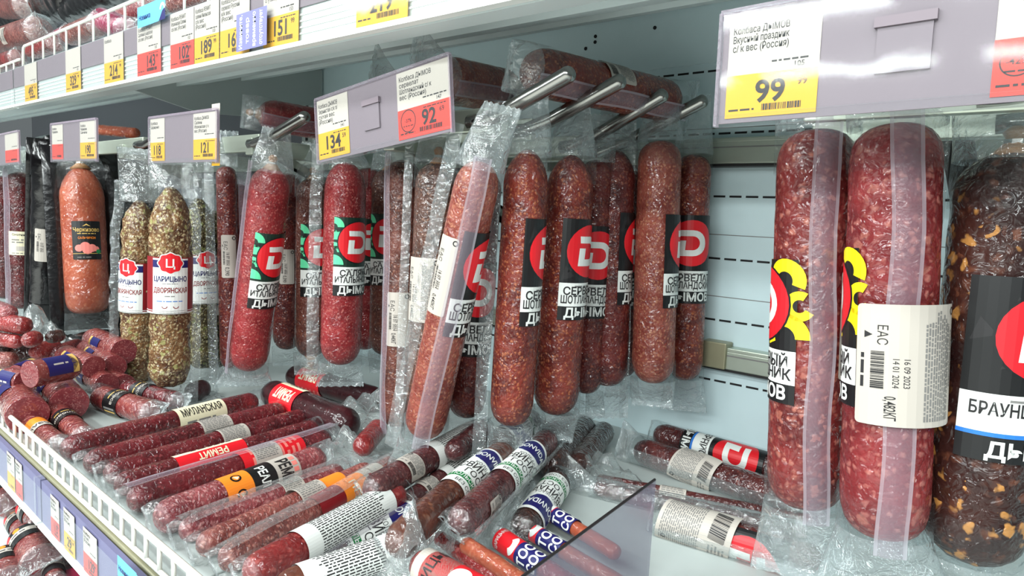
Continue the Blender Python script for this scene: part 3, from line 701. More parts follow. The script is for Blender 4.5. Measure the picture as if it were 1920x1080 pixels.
def holder(label, BL, TL, BR, y, tags, back='lilac', lift=0, clip=None, yr=None):
    """clear holder; tags: (from, to, label, Print factory(w,h))"""
    o, tl, br = at_y(*BL, y), at_y(*TL, y), at_y(*BR, yr or y)
    u = br-o; W = u.length; u.normalize(); v = tl-o; v = v-u*v.dot(u); hh = v.length; v.normalize(); n = u.cross(v)
    t = thing('price_holder', label, 'price holder', o)
    def slab_(nm, x0, x1, y0, y1, d0, d1, mat, par=None):
        vv = [o+u*x+v*y_+n*d for x in (x0, x1) for y_ in (y0, y1) for d in (d0, d1)]
        return mesh(nm, vv, BF, mat, par or t)
    slab_('backing', 0, W, 0, hh, -.0015, 0, back); mesh('clear_cover', [o+u*x+v*y_+n*.0024 for x, y_ in ((0, 0), (W, 0), (W, hh), (0, hh))], [(0, 1, 2, 3)], 'clear', t)
    for nm, q in (('bottom_rim', (-.002, W+.002, -.003, .006, -.002, .0032)), ('top_rim', (-.002, W+.002, hh-.001, hh+.002, -.002, .0032)), ('side_rim', (-.003, -.0005, -.002, hh, -.002, .0034)), ('side_rim', (W+.0005, W+.003, -.002, hh, -.002, .0034))):
        slab_(nm, *q, 'clear' if 'bottom' in nm else 'seam')
    if clip is not None:
        cw = slab_('clip_window', W*clip-.016, W*clip+.016, hh*.30, hh*.70, .0004, .0022, 'lilac'); slab_('clip_bar', W*clip-.018, W*clip+.018, hh*.66, hh*.74, .0003, .0040, 'lilac', cw)
    for f0, f1, lb, fac in tags:
        w_ = W*(f1-f0); oo = o+u*(W*f0)+v*.0035+n*.0006
        q = fac(w_, hh-.006).build('price_tag', None, mkplane(oo, u, v, n), loc=oo, lift=.00012); tag(q, lb, 'price tag')
    return t
T = pr_tag
holder('wide clear price holder in front of the black label sausages', (600, 305), (588, 190), (848, 246), .55,
       [(0, .27, 'yellow price tag 134 at the left end of the tilted holder', lambda w_, h: T(w_, h, ['Колбаса ДЫМОВ', 'Зернистая с/к п/', 'сухая вес', '(Россия)'], '134', '59', old='141')),
        (.65, 1, 'red price tag 92 with minus 37 percent in the tilted holder', lambda w_, h: T(w_, h, ['Колбаса ДЫМОВ', 'сервелат', 'Шотландский с/ к', 'вес (Россия)'], '92', '69', True, '147', '-37%'))], clip=.46)
holder('big clear price holder at the top right nearest the camera', (1347, 233), (1353, 28), (1960, 186), .50,
       [(.025, .36, 'large yellow price tag 99 in the nearest holder', lambda w_, h: T(w_, h*.94, ['Колбаса ДЫМОВ', 'Вкусный праздник', 'с/ к вес (Россия)'], '99', '99', old='105')),
        (.865, 1.0, 'red price tag with minus 42 percent at the right photo edge', lambda w_, h: T(w_*2.2, h, ['к п/', '(Россия)'], '', '', True, '', '-42%'))], clip=.62)
holder('clear price holder with two tags above the herb coated sausages', (283, 306), (279, 222), (407, 303), .47,
       [(0, .24, 'faded yellow price tag at left of the herb sausage holder', lambda w_, h: T(w_, h, ['Колбаса', 'Царицыно'], '118', '')),
        (.68, 1, 'yellow price tag 121 at right of the herb sausage holder', lambda w_, h: T(w_, h, ['Колбаса ДЫМОВ', 'Салями', 'Итальянская с/ к', 'вес (Россия)'], '121', ''))])
o_ = at_y(397, 311, .475); q = pr_tag(.026, .092, [], '104', '').build('price_tag', None, mkplane(o_, V((1, 0, 0)), V((0, 0, 1)), V((0, -1, 0))), loc=o_, lift=.00012)
tag(q, 'loose yellow price tag sticking out behind the herb sausage holder', 'price tag')
holder('small clear price holder above the salmon coloured sausage', (99, 302), (93, 234), (182, 301), .44,
       [(0, .27, 'red price tag in the holder above the salmon sausage', lambda w_, h: T(w_, h, ['Колбаса', 'Черкизово'], '', '', True)),
        (.66, 1, 'yellow price tag 190 above the salmon sausage', lambda w_, h: T(w_, h, ['Колбаса', 'Черкизово', 'Сальчичон'], '190', ''))])
holder('clear price holder cut off by the left photo edge', (-40, 314), (-40, 262), (37, 306), .42,
       [(0, .55, 'red price tag at the far left photo edge', lambda w_, h: T(w_, h, [], '', '', True)), (.7, 1, 'second red price tag at the far left photo edge', lambda w_, h: T(w_, h, [], '', '', True))])
# tags in the upper rail
def railtag(x0, x1, lb, fac, up=True, dy=0, h=.090):
    if up: a = at_y(x0, 205-.2146*(x0)-20, YF-.0075); b = at_y(x1, 205-.2146*(x1)-20, YF-.0075); X0, X1 = a.x, b.x; oo = V((X0, YF-.0078-dy, zb(X0)+.003)); u = V((1, 0, -.012)).normalized()
    else: oo = V((x0, DF-.0155-dy, PR0+.002)); X0, X1 = x0, x1; u = V((1, 0, 0))
    q = fac(X1-X0, h).build('price_tag', None, mkplane(oo, u, V((0, 0, 1)), V((0, -1, 0))), loc=oo, lift=.00012); return tag(q, lb, 'price tag')
UL = ('yellow tag at the far left end of the upper rail', 'narrow yellow tag midway between rail end and blue card', 'yellow tag left of the red one under the blue card', 'red tag right under the blue card on the upper rail', 'red tag with a circle beside the yellow pair on the upper rail', 'yellow tag between the circled red tag and violet card', 'yellow tag half covered by the violet card', 'yellow tag right of the violet card on upper rail', 'large yellow tag cut off by the top photo edge')
for lb, (x0, x1, pc, red, ln) in zip(UL, ((47, 70, '495', 0, []), (124, 152, '329', 0, []), (196, 232, '214', 0, ['Колбаса']), (258, 302, '143', 1, ['Колбаса РЕМИТ', 'Салями в нарезке', 'с/к вес (Россия)']), (320, 364, '102', 1, ['Колбаса РЕМИТ', 'Итальянская Салями', 'с/к вес (Россия)']),
                            (365, 411, '189', 0, ['Колбаса РЕМИТ', 'салями Миланская', 'с/к вес', '(Россия)']), (413, 468, '169', 0, ['Колбаса РЕМИТ', 'сервелат Русский', 'к/к вес', '(Россия)']), (494, 560, '151', 0, ['Колбаса РЕМИТ', 'Сервелетто с/ к', 'с/ у вес (Россия)']), (668, 765, '219', 0, ['Колбаса РЕМИТ', 'с/ к вес (Россия)']))):
    railtag(x0, x1, lb, lambda w_, h, pc=pc, red=red, ln=ln: T(w_, h, ln, pc, '99', bool(red), '153'))
def card(oo, u, v, n, w_, h, P_, lb):
    q = P_.build('shelf_card', None, mkplane(oo, u, v, n), loc=oo, lift=.00015); tag(q, lb, 'card')
def pr_new(w_, h):
    p = Print().rect(0, 0, w_, h, 'sky'); p.text('Новинка', w_*.06, h*.33, h*.34, 'navy', al='L', maxw=w_*.66, bold=.02)
    p.poly([(w_*.78, 0), (w_, 0), (w_, h*.55), (w_*.9, h*.42)], 'navy', 1); p.arc(w_*.91, h*.5, w_*.05, w_*.09, 0, 180, 'white', 2); return p
a_ = at_y(258, 54, YF-.014); card(a_, V((1, 0, 0)), V((0, 0, 1)), V((0, -1, 0)), .118, .036, pr_new(.118, .036), 'blue card with the word Новинка clipped on the upper rail')
a_ = at_y(443, 98, YF-.016); w_ = .085; h_ = .052
p = Print().rect(0, 0, w_, h_, 'violet')
for k, s in enumerate(('Извините,', 'товар', 'временно', 'отсутствует')): p.text(s, w_*(.2+.22*k), h_*.5, .013, 'white', 1, rot=math.pi/2, maxw=h_*.9)
card(a_, V((1, 0, 0)), V((0, 0, 1)), V((0, -1, 0)), w_, h_, p, 'violet card apologising for a missing product on the upper rail')
LL = ('red tag left of the cover seam in the lower rail', 'red tag just right of the cover seam in the lower rail', 'yellow tag in the middle of the lower rail', 'red tag right of the yellow one in the lower rail', 'red tag under the left blue card of the lower rail', 'red tag under the right blue card of the lower rail', 'yellow tag at the left photo edge in the lower rail')
for lb, (x0, w_, pc, red) in zip(LL, ((-1.12, .034, '', 1), (-.957, .034, '115', 1), (-.905, .040, '29', 0), (-.835, .045, '129', 1), (-.700, .042, '79', 1), (-.652, .05, '88', 1), (-1.165, .040, '', 0))):
    railtag(x0, x0+w_, lb, lambda w_, h, pc=pc, red=red: T(w_, h, ['Колбаса', 'с/к вес', '(Россия)'], pc, '99' if pc else '', bool(red)), up=False, h=.053)
for k, x in enumerate((-.703, -.652)):
    card(V((x, DF-.024-.001*k, PR1-.006)), V((1, 0, 0)), V((0, 0, 1)), V((0, -1, 0)), .049, .022, pr_new(.049, .022), ('left' if k == 0 else 'right')+' of two blue cards with Новинка on the lower deck rail')

# ================================================================== hanging sausages
GS = 'servelat with black labels hanging from the prongs'
scot = lambda: pr_id('black', 'СЕРВЕЛАТ', 'ШОТЛАНДСКИЙ')
ital = lambda: pr_id('dkgreen', 'САЛЯМИ', 'ИТАЛЬЯНСКАЯ')
def dress(S, top=.065, wt=.022, tail=.035, wb_=.03, fin=None, strip=None, sw=.018, mat='film', turn=0, tsh=(0, 0, 0), bsh=(0, 0, 0), finw=.016, ft=(-.08, 1.1)):
    if top: bag_end(S, True, top, wt, mat, turn=turn, shift=tsh, name='bag_top', zig=True)
    if tail: bag_end(S, False, tail, wb_, mat, turn=turn, shift=bsh, name='bag_tail', zig=True)
    if fin is not None: seam(S, fin, finw, ft[0], ft[1], fin=1, name='bag_fin', mat='film')
    if strip is not None: seam(S, strip, sw)
    return S
def H_(label, top, bot, wpx, mat, group=None, dress_=None, **k):
    S = hang('hanging_sausage', label, top, bot, wpx, mat, group=group, **k); dress(S, **(dress_ or {})); return S
pt = dict(n1=1.75, d1=1.5)
H_('reddish servelat leaning left with milky seam and white sticker below the red tag', (903, 303), (792, 818), 82, 'scotlight', GS, y=.585, d1=1.4, prints=[(scot(), 84, .60, 'label'), (pr_back(.030, .10, '0,440КГ', False), -42, .615, 'back_label')],
   dress_=dict(strip=2, sw=.019, tail=.06, wb_=.04, fin=-100, finw=.02, tsh=(.015, 0, 0)))
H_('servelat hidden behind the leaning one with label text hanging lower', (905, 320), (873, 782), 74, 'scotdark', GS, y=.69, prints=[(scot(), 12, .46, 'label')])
H_('servelat directly right of the leaning one with label at its right side', (990, 280), (957, 797), 82, 'scot', GS, y=.655, prints=[(scot(), 92, .572, 'label')], dress_=dict(fin=-88, ft=(-.13, 1.16), finw=.018), **pt)
H_('servelat with orange pointed top whose red logo faces right', (1072, 290), (1040, 776), 88, 'scot', GS, y=.74, prints=[(scot(), 66, .575, 'label')], dress_=dict(fin=-95, turn=.4), **pt)
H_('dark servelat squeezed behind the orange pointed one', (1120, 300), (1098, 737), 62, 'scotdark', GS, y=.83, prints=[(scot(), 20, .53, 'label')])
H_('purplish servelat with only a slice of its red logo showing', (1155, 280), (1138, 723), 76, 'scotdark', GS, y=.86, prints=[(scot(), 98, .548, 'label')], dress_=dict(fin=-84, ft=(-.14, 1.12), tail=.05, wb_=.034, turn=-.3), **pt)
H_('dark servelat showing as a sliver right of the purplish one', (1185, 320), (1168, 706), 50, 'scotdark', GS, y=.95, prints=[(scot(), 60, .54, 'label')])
H_('pinkish servelat with a round shiny top left of the last one', (1238, 264), (1223, 718), 80, 'scotlight', GS, y=.89, prints=[(scot(), 97, .512, 'label')], dress_=dict(fin=-88, ft=(-.16, 1.1), finw=.014))
H_('last servelat at the wall with its whole red logo visible', (1300, 290), (1283, 712), 66, 'scot', GS, y=.975, prints=[(scot(), 6, .543, 'label')], dress_=dict(tail=.05, wb_=.036, top=.09))
H_('dark brown salami with wrinkled film and twisted tip left of the leaning one', (822, 305), (800, 785), 82, 'brown', None, y=.625, nub=(False, True), prints=[(pr_back(.055, .088, '0,440КГ'), -38, .52, 'back_label')], dress_=dict(fin=-85, finw=.012), n1=2.2)
H_('brown salami edge with tall barcode sticker below the yellow tag', (757, 300), (745, 800), 62, 'italbrown', None, y=.655, prints=[(pr_back(.034, .082, '0,440КГ', False), -8, .42, 'back_label')], dress_=dict(strip=-50, sw=.012, tail=.05))
GI = 'salami with green labels'
H_('bright red salami with green label, largest of the green label row', (649, 304), (638, 683), 76, 'ital', GI, prints=[(ital(), 42, .548, 'label')], dress_=dict(fin=-80, finw=.02, tail=.04, wb_=.042, top=.03), n1=2, d1=1.4)
H_('red salami with green label tilted beside the far left hook', (510, 314), (464, 693), 72, 'ital', GI, nub=(False, True), prints=[(ital(), 50, .53, 'label')], dress_=dict(strip=-75, sw=.02, tail=.03, wb_=.05), d1=1.3)
H_('narrow brown salami with green label and twisted lower tip', (587, 335), (583, 668), 60, 'italbrown', GI, nub=(True, True), L_=.34, prints=[(ital(), 40, .55, 'label'), (pr_back(.02, .06, '0,392', False), 78, .40, 'back_label')], dress_=dict(fin=85, finw=.015))
H_('red salami behind the largest green label one', (690, 315), (684, 655), 58, 'ital', GI, prints=[(ital(), 30, .545, 'label')], y=.85)
H_('brownish salami with green label behind the brown salami edge', (728, 318), (722, 665), 60, 'italbrown', GI, nub=(False, True), prints=[(ital(), 8, .575, 'label')], y=.82)
H_('dark salami with white barcode sticker between the two green labels', (538, 325), (538, 655), 52, 'scotdark', None, y=.78, prints=[(pr_back(.03, .075, '0,390', False), 0, .48, 'back_label')], dress_=dict(fin=70))
H_('slim brown salami with a tall sticker right of the herb sausages', (424, 312), (432, 690), 36, 'scotdark', None, y=.60, prints=[(pr_back(.026, .08, '0,390', False), 5, .56, 'back_label')], dress_=dict(fin=-85))
H_('second slim brown salami tucked beside the tilted red one', (447, 345), (455, 690), 36, 'scotdark', None, y=.63, prints=[(pr_back(.024, .05, '0,390', False), 10, .52, 'back_label')], dress_=dict(strip=20, sw=.014))
GH = 'herb coated sausages'
hb = dict(n0=2.6, n1=1.7, d1=2.2, lump=.006, bend=.0)
H_('herb coated sausage with white and red label, largest of the herb ones', (321, 350), (318, 724), 68, 'herb', GH, y=.50, prints=[(pr_tsar(), 0, .525, 'label', .0012)], dress_=dict(mat='crumple', top=.10, wt=.035, tail=.04, wb_=.036, fin=75), **hb)
H_('herb coated sausage showing a red side panel left of the largest', (262, 376), (258, 716), 58, 'herb', GH, y=.52, prints=[(pr_tsar(), -38, .54, 'label', .0012)], dress_=dict(mat='crumple', top=.10, wt=.04, tail=.03, wb_=.04, fin=-80), **hb)
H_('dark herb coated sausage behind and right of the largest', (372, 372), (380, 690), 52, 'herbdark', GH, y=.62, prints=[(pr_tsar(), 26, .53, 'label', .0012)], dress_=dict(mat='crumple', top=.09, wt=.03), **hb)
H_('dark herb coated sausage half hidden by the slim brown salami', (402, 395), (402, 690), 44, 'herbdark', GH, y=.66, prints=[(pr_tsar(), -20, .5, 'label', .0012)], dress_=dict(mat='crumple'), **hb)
def black_back(S, w_=.05, tail=.035):
    t_, surf, mid, n, e, a, Ln, r = S; v, f = [], []
    for j in range(9):
        h = -tail+(Ln+.05+tail)*j/8; c = mid(min(max(h, 0), Ln))+a*(h-min(max(h, 0), Ln)) - n*(r*.75)
        for k in range(7): s = (k/6-.5)*2; v.append(c + e*(s*w_) + n*(.004*noise.noise(V((s*2, j*.7, r*90)))+.3*r*(abs(s) > .7)))
    for j in range(8):
        for k in range(6): i = j*7+k; f.append((i, i+1, i+8, i+7))
    o = mesh('black_backing', v, f, 'blackbag', t_, smooth=True); s_ = o.modifiers.new('s', 'SOLIDIFY'); s_.thickness = .0015
GC = 'salmon coloured sausages in black packs'
S = H_('salmon orange sausage in black pack with black label, the frontmost', (151, 312), (166, 588), 72, 'salmon', GC, y=.53, nub=(False, True), prints=[(pr_cherk(), 6, .495, 'label')], dress_=dict(tail=.045, wb_=.05, mat='filmlight'), n1=1.8, d1=1.6, n0=3.5); black_back(S, .075, .06)
S = H_('salmon sausage edge left of the frontmost salmon one', (120, 345), (127, 592), 36, 'salmon', GC, y=.56, dress_=dict(tail=.03, mat='filmlight')); black_back(S, .06, .05)
S = H_('darker salmon sausage with black label right of the frontmost', (199, 325), (208, 592), 40, 'salmon', GC, y=.60, prints=[(pr_cherk(), 0, .52, 'label')], dress_=dict(tail=.03, mat='filmlight')); black_back(S, .075)
S = H_('salmon sausage beside the herb coated sausages', (238, 335), (244, 600), 42, 'salmon', GC, y=.66, dress_=dict(tail=.03, mat='filmlight')); black_back(S, .075)
S = H_('flat black wrapped sausage with a white barcode label', (90, 300), (84, 592), 50, 'blackbag', None, y=.52, prints=[(pr_back(.04, .085, '', False), -8, .48, 'back_label')], dress_=dict(mat='blackbag', top=.05, wt=.03, tail=.025, wb_=.04), lump=.003); black_back(S, .045, .03)
H_('burgundy sausage with cream paper label at far left', (38, 322), (43, 578), 46, 'burg', None, y=.49, prints=[(pr_dir(), 0, .49, 'label')], dress_=dict(strip=-60, sw=.02, tail=.04, wb_=.04), n0=4)
H_('burgundy sausage cut off by the left photo edge', (4, 330), (8, 560), 34, 'burg', None, y=.55, dress_=dict(fin=60))
GR = 'large coarse salami on the right'
praz = lambda: pr_id('amber', 'ВКУСНЫЙ', 'ПРАЗДНИК')
H_('coarse red brown salami with yellow label, left one of the big pair', (1533, 243), (1508, 948), 138, 'prazd', GR, y=.668, prints=[(praz(), -88, .477, 'label'), (pr_back(), 92, .50, 'back_label')], dress_=dict(strip=14, sw=.021, top=.05, wt=.04, tail=.075, wb_=.05, turn=.2), n0=3, n1=2.6)
H_('coarse red salami with large white barcode label, right one of the big pair', (1681, 232), (1655, 1003), 154, 'prazdred', GR, y=.645, prints=[(praz(), -110, .517, 'label'), (pr_back(.072, .1), 26, .44, 'back_label', .0085)], dress_=dict(strip=12, sw=.022, top=.05, wt=.045, tail=.06, wb_=.06, turn=-.2), n0=3, n1=2.6)
S = H_('very dark salami with yellow fat pieces and black label at right edge', (1903, 285), (1818, 1048), 182, 'braun', None, y=.69, prints=[(pr_id('black', 'БРАУНШВЕЙГСКАЯ', '', extra='blue', w_=.11, h=.15), 50, .50, 'label')], dress_=dict(fin=-82, finw=.028, top=.07, wt=.05, tail=.03, wb_=.03), nub=(False, True), n0=2.6, n1=2.2, lump=.003)

# ================================================================== sausages lying on the rack
def on_y(name, label, e0, e1, wpx, mat, y0, y1=None, **k):
    a, b = at_y(*e0, y0), at_y(*e1, y1 or y0); r = .5*wpx*depth((a+b)/2)/FPX
    return sausage(name, label, a, b, r, mat, **k)
S = on_y('smoked_sausage', 'thick reddish salami lying on top of the four prongs', (985, 130), (1262, 192), 84, 'scot', .64, .93, prints=[(pr_sticker(.045, .05), -60, .5, 'back_label')]); seam(S, 20, .022)
bag_end(S, True, .05, .04); bag_end(S, False, .03, .03)
S = on_y('smoked_sausage', 'salami lying behind the tilted price holder with its bag end sticking up', (822, 148), (958, 172), 84, 'scotlight', .62, .80, prints=[(pr_sticker(.05, .06), 5, .86, 'back_label')], nub=(True, False)); seam(S, 10, .020)
bag_end(S, False, .055, .042, 'crumple', shift=(0, 0, .035), zig=True)
S = on_y('smoked_sausage', 'salami hidden behind the holder with only its wrapper end visible', (740, 178), (830, 205), 60, 'scotlight', .66, .80); bag_end(S, False, .06, .035, 'crumple', shift=(0, 0, .03), zig=True)
S = on_y('smoked_sausage', 'pink salami lying on the far hook left of the yellow tag', (484, 213), (640, 240), 58, 'ital', .64, .80, nub=(True, False)); seam(S, 15, .022); bag_end(S, False, .03, .03)
on_y('smoked_sausage', 'rust coloured sausage lying on the rack bar above the salmon ones', (180, 243), (258, 250), 20, 'salmon', .60, .64)
on_y('smoked_sausage', 'small black wrapped sausage end on the rack bar at the left', (66, 268), (96, 262), 20, 'blackbag', .56)

# ================================================================== sausages lying on the deck
def L_(name, label, e0, e1, w_, mat, film_=True, **k):
    S = lie(name, label, e0, e1, w_, mat, **k)
    if film_: bag_end(S, True, .024, S[7]*1.1, 'film', amp=.006); bag_end(S, False, .012, S[7]*1.0, 'filmlight', amp=.003)
    return S
rm = lambda *a: pr_remit(*a).turned(-90)
wd = lambda *a: pr_word(*a).turned(90)
GA = 'long sausages lying side by side behind the wire fence'
L_('smoked_sausage', 'wine red sausage with cream paper band lying furthest back in the row', (114, 846), (480, 752), 44, 'wine', prints=[(wd('МИЛАНСКАЯ', 'cream', 'ink', .085, .05), -14, .64, 'label')], group=GA)
L_('smoked_sausage', 'wine red sausage with white sticker beside the cream banded one', (158, 872), (530, 770), 44, 'wine', prints=[(pr_sticker(.05, .10).turned(90), -20, .58, 'back_label'), (wd('РЕМИТ', 'paper', 'ink', .05, .016, False), 25, .58, 'label')], group=GA)
L_('smoked_sausage', 'wine red sausage of the double pack with a long white sticker', (196, 892), (572, 782), 43, 'wine', prints=[(pr_sticker(.045, .11).turned(90), -25, .56, 'back_label')], group=GA)
S = L_('smoked_sausage', 'wine red sausage with upside down red band РЕМИТ', (214, 914), (594, 803), 43, 'wine', prints=[(rm(.10, .042), -22, .40, 'label')], group=GA)
S = L_('smoked_sausage', 'thick wine red sausage with white sticker and red striped edge', (240, 942), (616, 822), 50, 'wine', prints=[(Print().rect(-.034, -.05, .034, .05, 'red_').fine(-.03, -.045, .03, .045, .009, 'pink', 1), 0, .64, 'label'), (pr_sticker(.042, .105).turned(90), -32, .60, 'back_label', .0022)], group=GA); seam(S, -58, .010)
L_('smoked_sausage', 'frosted pink sausage with orange black and white band', (294, 976), (604, 858), 60, 'frost', prints=[(pr_ham(.07, .11).scaled(.8, 1), -4, .54, 'label')], group=GA, n0=2.8)
S = L_('smoked_sausage', 'frosted sausage under a glossy pack with a pale sticker strip', (338, 1000), (640, 884), 44, 'frost', prints=[(pr_sticker(.03, .11).turned(90), -20, .62, 'back_label')], group=GA); seam(S, -50, .016, mat='crumple')
S = L_('smoked_sausage', 'frosted sausage with an orange label stripe in a glossy pack', (372, 1028), (694, 882), 46, 'frostbr', prints=[(Print().rect(-.025, -.02, .025, .02, 'orange'), -15, .70, 'label'), (pr_sticker(.04, .09).turned(90), 10, .56, 'back_label', .003)], group=GA); seam(S, 45, .018, mat='crumple')
S = L_('smoked_sausage', 'frosted sausage with orange and white label beside the clear weld', (416, 1056), (742, 870), 48, 'frostbr', prints=[(Print().rect(-.028, -.045, .028, .0, 'orange').rect(-.028, 0, .028, .04, 'paper').text('А', 0, .008, .025, 'darkred').rect(-.028, -.09, .028, -.045, 'darkred').text('ПП', 0, -.03, .016, 'cream'), 5, .72, 'label')], group=GA); seam(S, -40, .012, mat='crumple')
GB = 'sausages with white labels in the front heap'
bon = lambda b=False: pr_bon(back=b).scaled(.74, 1.0)
S = L_('smoked_sausage', 'red sausage with a white text label and a round right end', (462, 1082), (752, 924), 62, 'red', h=.034, prints=[(pr_bon(.12, .135, True), 0, .56, 'label')], group=GB, n1=2.2); seam(S, 62, .012)
L_('smoked_sausage', 'brown sausage with navy label tucked under the white text label', (636, 1030), (800, 946), 48, 'bon', prints=[(bon(), 10, .36, 'label')], group=GB)
L_('smoked_sausage', 'brown sausage with white barcode label at the bottom centre', (515, 1112), (742, 1030), 66, 'bon', h=.038, prints=[(pr_bon(.11, .10, True).turned(180), 0, .58, 'label')], group=GB, film_=False)
L_('smoked_sausage', 'dark sausage with white text label below the leaning servelat', (690, 924), (905, 802), 50, 'bond', h=.05, prints=[(pr_bon(.10, .12, True), 0, .66, 'label'), (pr_sticker(.04, .03), -10, .27, 'back_label')], group=GB)
L_('smoked_sausage', 'dark red sausage with small sticker under the upper white label', (762, 946), (905, 846), 42, 'bond', h=.022, prints=[(pr_bon(.08, .10, True), -10, .62, 'label'), (pr_sticker(.04, .03), 0, .2, 'back_label')], group=GB)
S = L_('smoked_sausage', 'brown sausage with navy oval label pointing up right, most complete label', (736, 1030), (950, 846), 58, 'bon', h=.055, prints=[(bon(), 0, .60, 'label')], group=GB, n0=2.0, bend=.006); seam(S, 70, .012, mat='crumple')
S = L_('smoked_sausage', 'purplish sausage with navy oval label right of the complete one', (856, 986), (1030, 822), 54, 'bond', h=.058, prints=[(bon(), -8, .58, 'label'), (pr_sticker(.025, .03), 60, .2, 'back_label')], group=GB, n0=2.2); seam(S, 60, .010, mat='crumple')
L_('smoked_sausage', 'dark sausage behind with a white label under the hanging tips', (895, 862), (1000, 785), 50, 'dk', h=.03, prints=[(pr_bon(.09, .1, False).turned(180), 0, .62, 'label')], group=GB)
L_('smoked_sausage', 'shadowed sausage with green striped white label beside the clear pack', (975, 1000), (1050, 900), 56, 'dk', h=.022, prints=[(bon().turned(180), 5, .5, 'label')], group=GB)
for k, (e0, e1, w_, hh, mm, lb) in enumerate((((985, 872), (1064, 786), 48, .03, 'dk', 'dark smoked sausage end with film weld behind the navy labels'), ((1030, 880), (1098, 795), 52, .03, 'dk', 'dark red smoked sausage end right of the film weld'), ((1075, 880), (1135, 806), 46, .022, 'dk', 'rightmost dark smoked sausage end in the heap'), ((845, 850), (908, 800), 40, .06, 'bond', 'dark sausage tip between the leaning servelat and the film fin'))):
    L_('smoked_sausage', lb, e0, e1, w_, mm, h=hh, group='dark sausage ends at the back of the heap', film_=False)
GD = 'dark sausages with red bands on the deck'
L_('smoked_sausage', 'dark sausage with red and cream band, the nearer of the two', (503, 734), (662, 800), 56, 'wined', prints=[(pr_remit(.075, .085).turned(-90), -8, .33, 'label')], group=GD, film_=False)
L_('smoked_sausage', 'dark sausage with red and cream band, the one further back', (545, 702), (712, 752), 46, 'wined', prints=[(pr_remit(.075, .075).turned(-90), -8, .32, 'label')], group=GD, film_=False)
# crumpled packs between
def crumple(label, px, sx, sy, sz, h=.0, mat='crumple', seed=1, tilt=0):
    c = at_z(*px, DECK+h); nx, ny = 16, 12; v, f = [], []
    for j in range(ny+1):
        for i in range(nx+1):
            x, y = (i/nx-.5)*2, (j/ny-.5)*2; q = max(0, 1-x*x*.9)*max(0, 1-y*y*.9)
            z = sz*(.35*q+.9*abs(noise.noise(V((x*2.1+seed*7, y*2.1, seed))))*(.3+q)+.25*abs(noise.noise(V((x*5, y*5+seed, 3)))))
            w_ = 1+.15*noise.noise(V((x*1.5, y*1.5, seed*3.1))); v.append(c+V((x*sx*w_, y*sy*w_+x*tilt, .002+z)))
    for j in range(ny):
        for i in range(nx): k = j*(nx+1)+i; f.append((k, k+1, k+nx+2, k+nx+1))
    o = mesh('crumpled_wrapper', v, f, mat, None, c, smooth=True); return tag(o, label, 'plastic wrapper')
crumple('crumpled clear wrapper beside the red banded dark sausages', (690, 790), .085, .06, .055, seed=2)
crumple('crumpled clear wrapper above the orange labelled packs', (640, 860), .06, .05, .04, seed=5)
crumple('crumpled clear wrapper right of the dark sausage heap', (1115, 905), .055, .05, .04, seed=8)
crumple('crumpled wrapper lying under the big right salami pair', (1600, 1010), .07, .07, .03, seed=11)
crumple('crumpled wrapper lying under the very dark salami', (1740, 1050), .06, .05, .025, seed=13)
crumple('small crumpled wrapper on the deck behind the black banded chubs', (395, 748), .05, .02, .012, seed=14)
L_('smoked_sausage', 'dark red sausage tip poking out of the crumpled wrapper', (676, 842), (712, 800), 40, 'red', h=.03, film_=False)
GM = 'sausages lying along the back wall'
idl = lambda: pr_id('black', 'ЗЕРНИСТАЯ', '', extra='blue')
S = L_('smoked_sausage', 'dark salami nearest the back wall with red logo label facing up', (1228, 812), (1478, 886), 48, 'lie', prints=[(idl().turned(0), 0, .56, 'label')], group=GM)
S = L_('smoked_sausage', 'dark salami with grey barcode sticker in front of the wall one', (1192, 842), (1505, 944), 54, 'lie', prints=[(pr_sticker(.06, .065).turned(165), 0, .42, 'back_label', .004)], group=GM); seam(S, 35, .02, mat='film', lift=.003)
bag_end(S, False, .035, .04, 'crumple')
S = L_('smoked_sausage', 'thin salami stick of the double clear pack, upper one', (1118, 899), (1525, 978), 24, 'lie', group=GM, film_=False, prints=[(pr_sticker(.035, .09).turned(90), 0, .38, 'back_label')])
S = L_('smoked_sausage', 'thin salami stick of the double clear pack, lower one', (1112, 914), (1515, 1004), 30, 'lie', group=GM, film_=False); bag_end(S, False, .05, .04, 'crumple'); seam(S, -20, .035, mat='film', lift=.004)
S = L_('smoked_sausage', 'glossy thick salami in front with a large white text sticker', (1236, 968), (1545, 1058), 64, 'lie', group=GM, prints=[(pr_sticker(.075, .085).turned(170), -12, .27, 'back_label', .004), (idl(), 88, .45, 'label')]); seam(S, 50, .02, mat='film', lift=.003)
GT = 'thin sausages in red and blue wrappers'
for k, (e0, e1, w_, hh, lb) in enumerate((((1003, 944), (1160, 1040), 28, .02, 'upper thin sausage with red and blue label behind the divider'), ((972, 982), (1170, 1100), 30, .02, 'middle thin sausage with red and blue label behind the divider'), ((935, 1008), (1100, 1120), 40, .026, 'lower thin sausage with large red oval label by the divider'))):
    S = L_('thin_sausage', lb, e0, e1, w_, 'salmon' if k < 2 else 'red', h=hh, group=GT, prints=[(pr_thin(.05, .09).scaled(.75, .8).turned(180), -35 if k < 2 else -5, (.28, .25, .30)[k], 'label')], film_=False); bag_end(S, False, .03, .03, 'film')
S = L_('thin_sausage', 'orange red sausage in clear pack at the bottom centre', (868, 1018), (990, 1100), 34, 'salmon', h=.04, film_=False); bag_end(S, False, .03, .03, 'crumple')
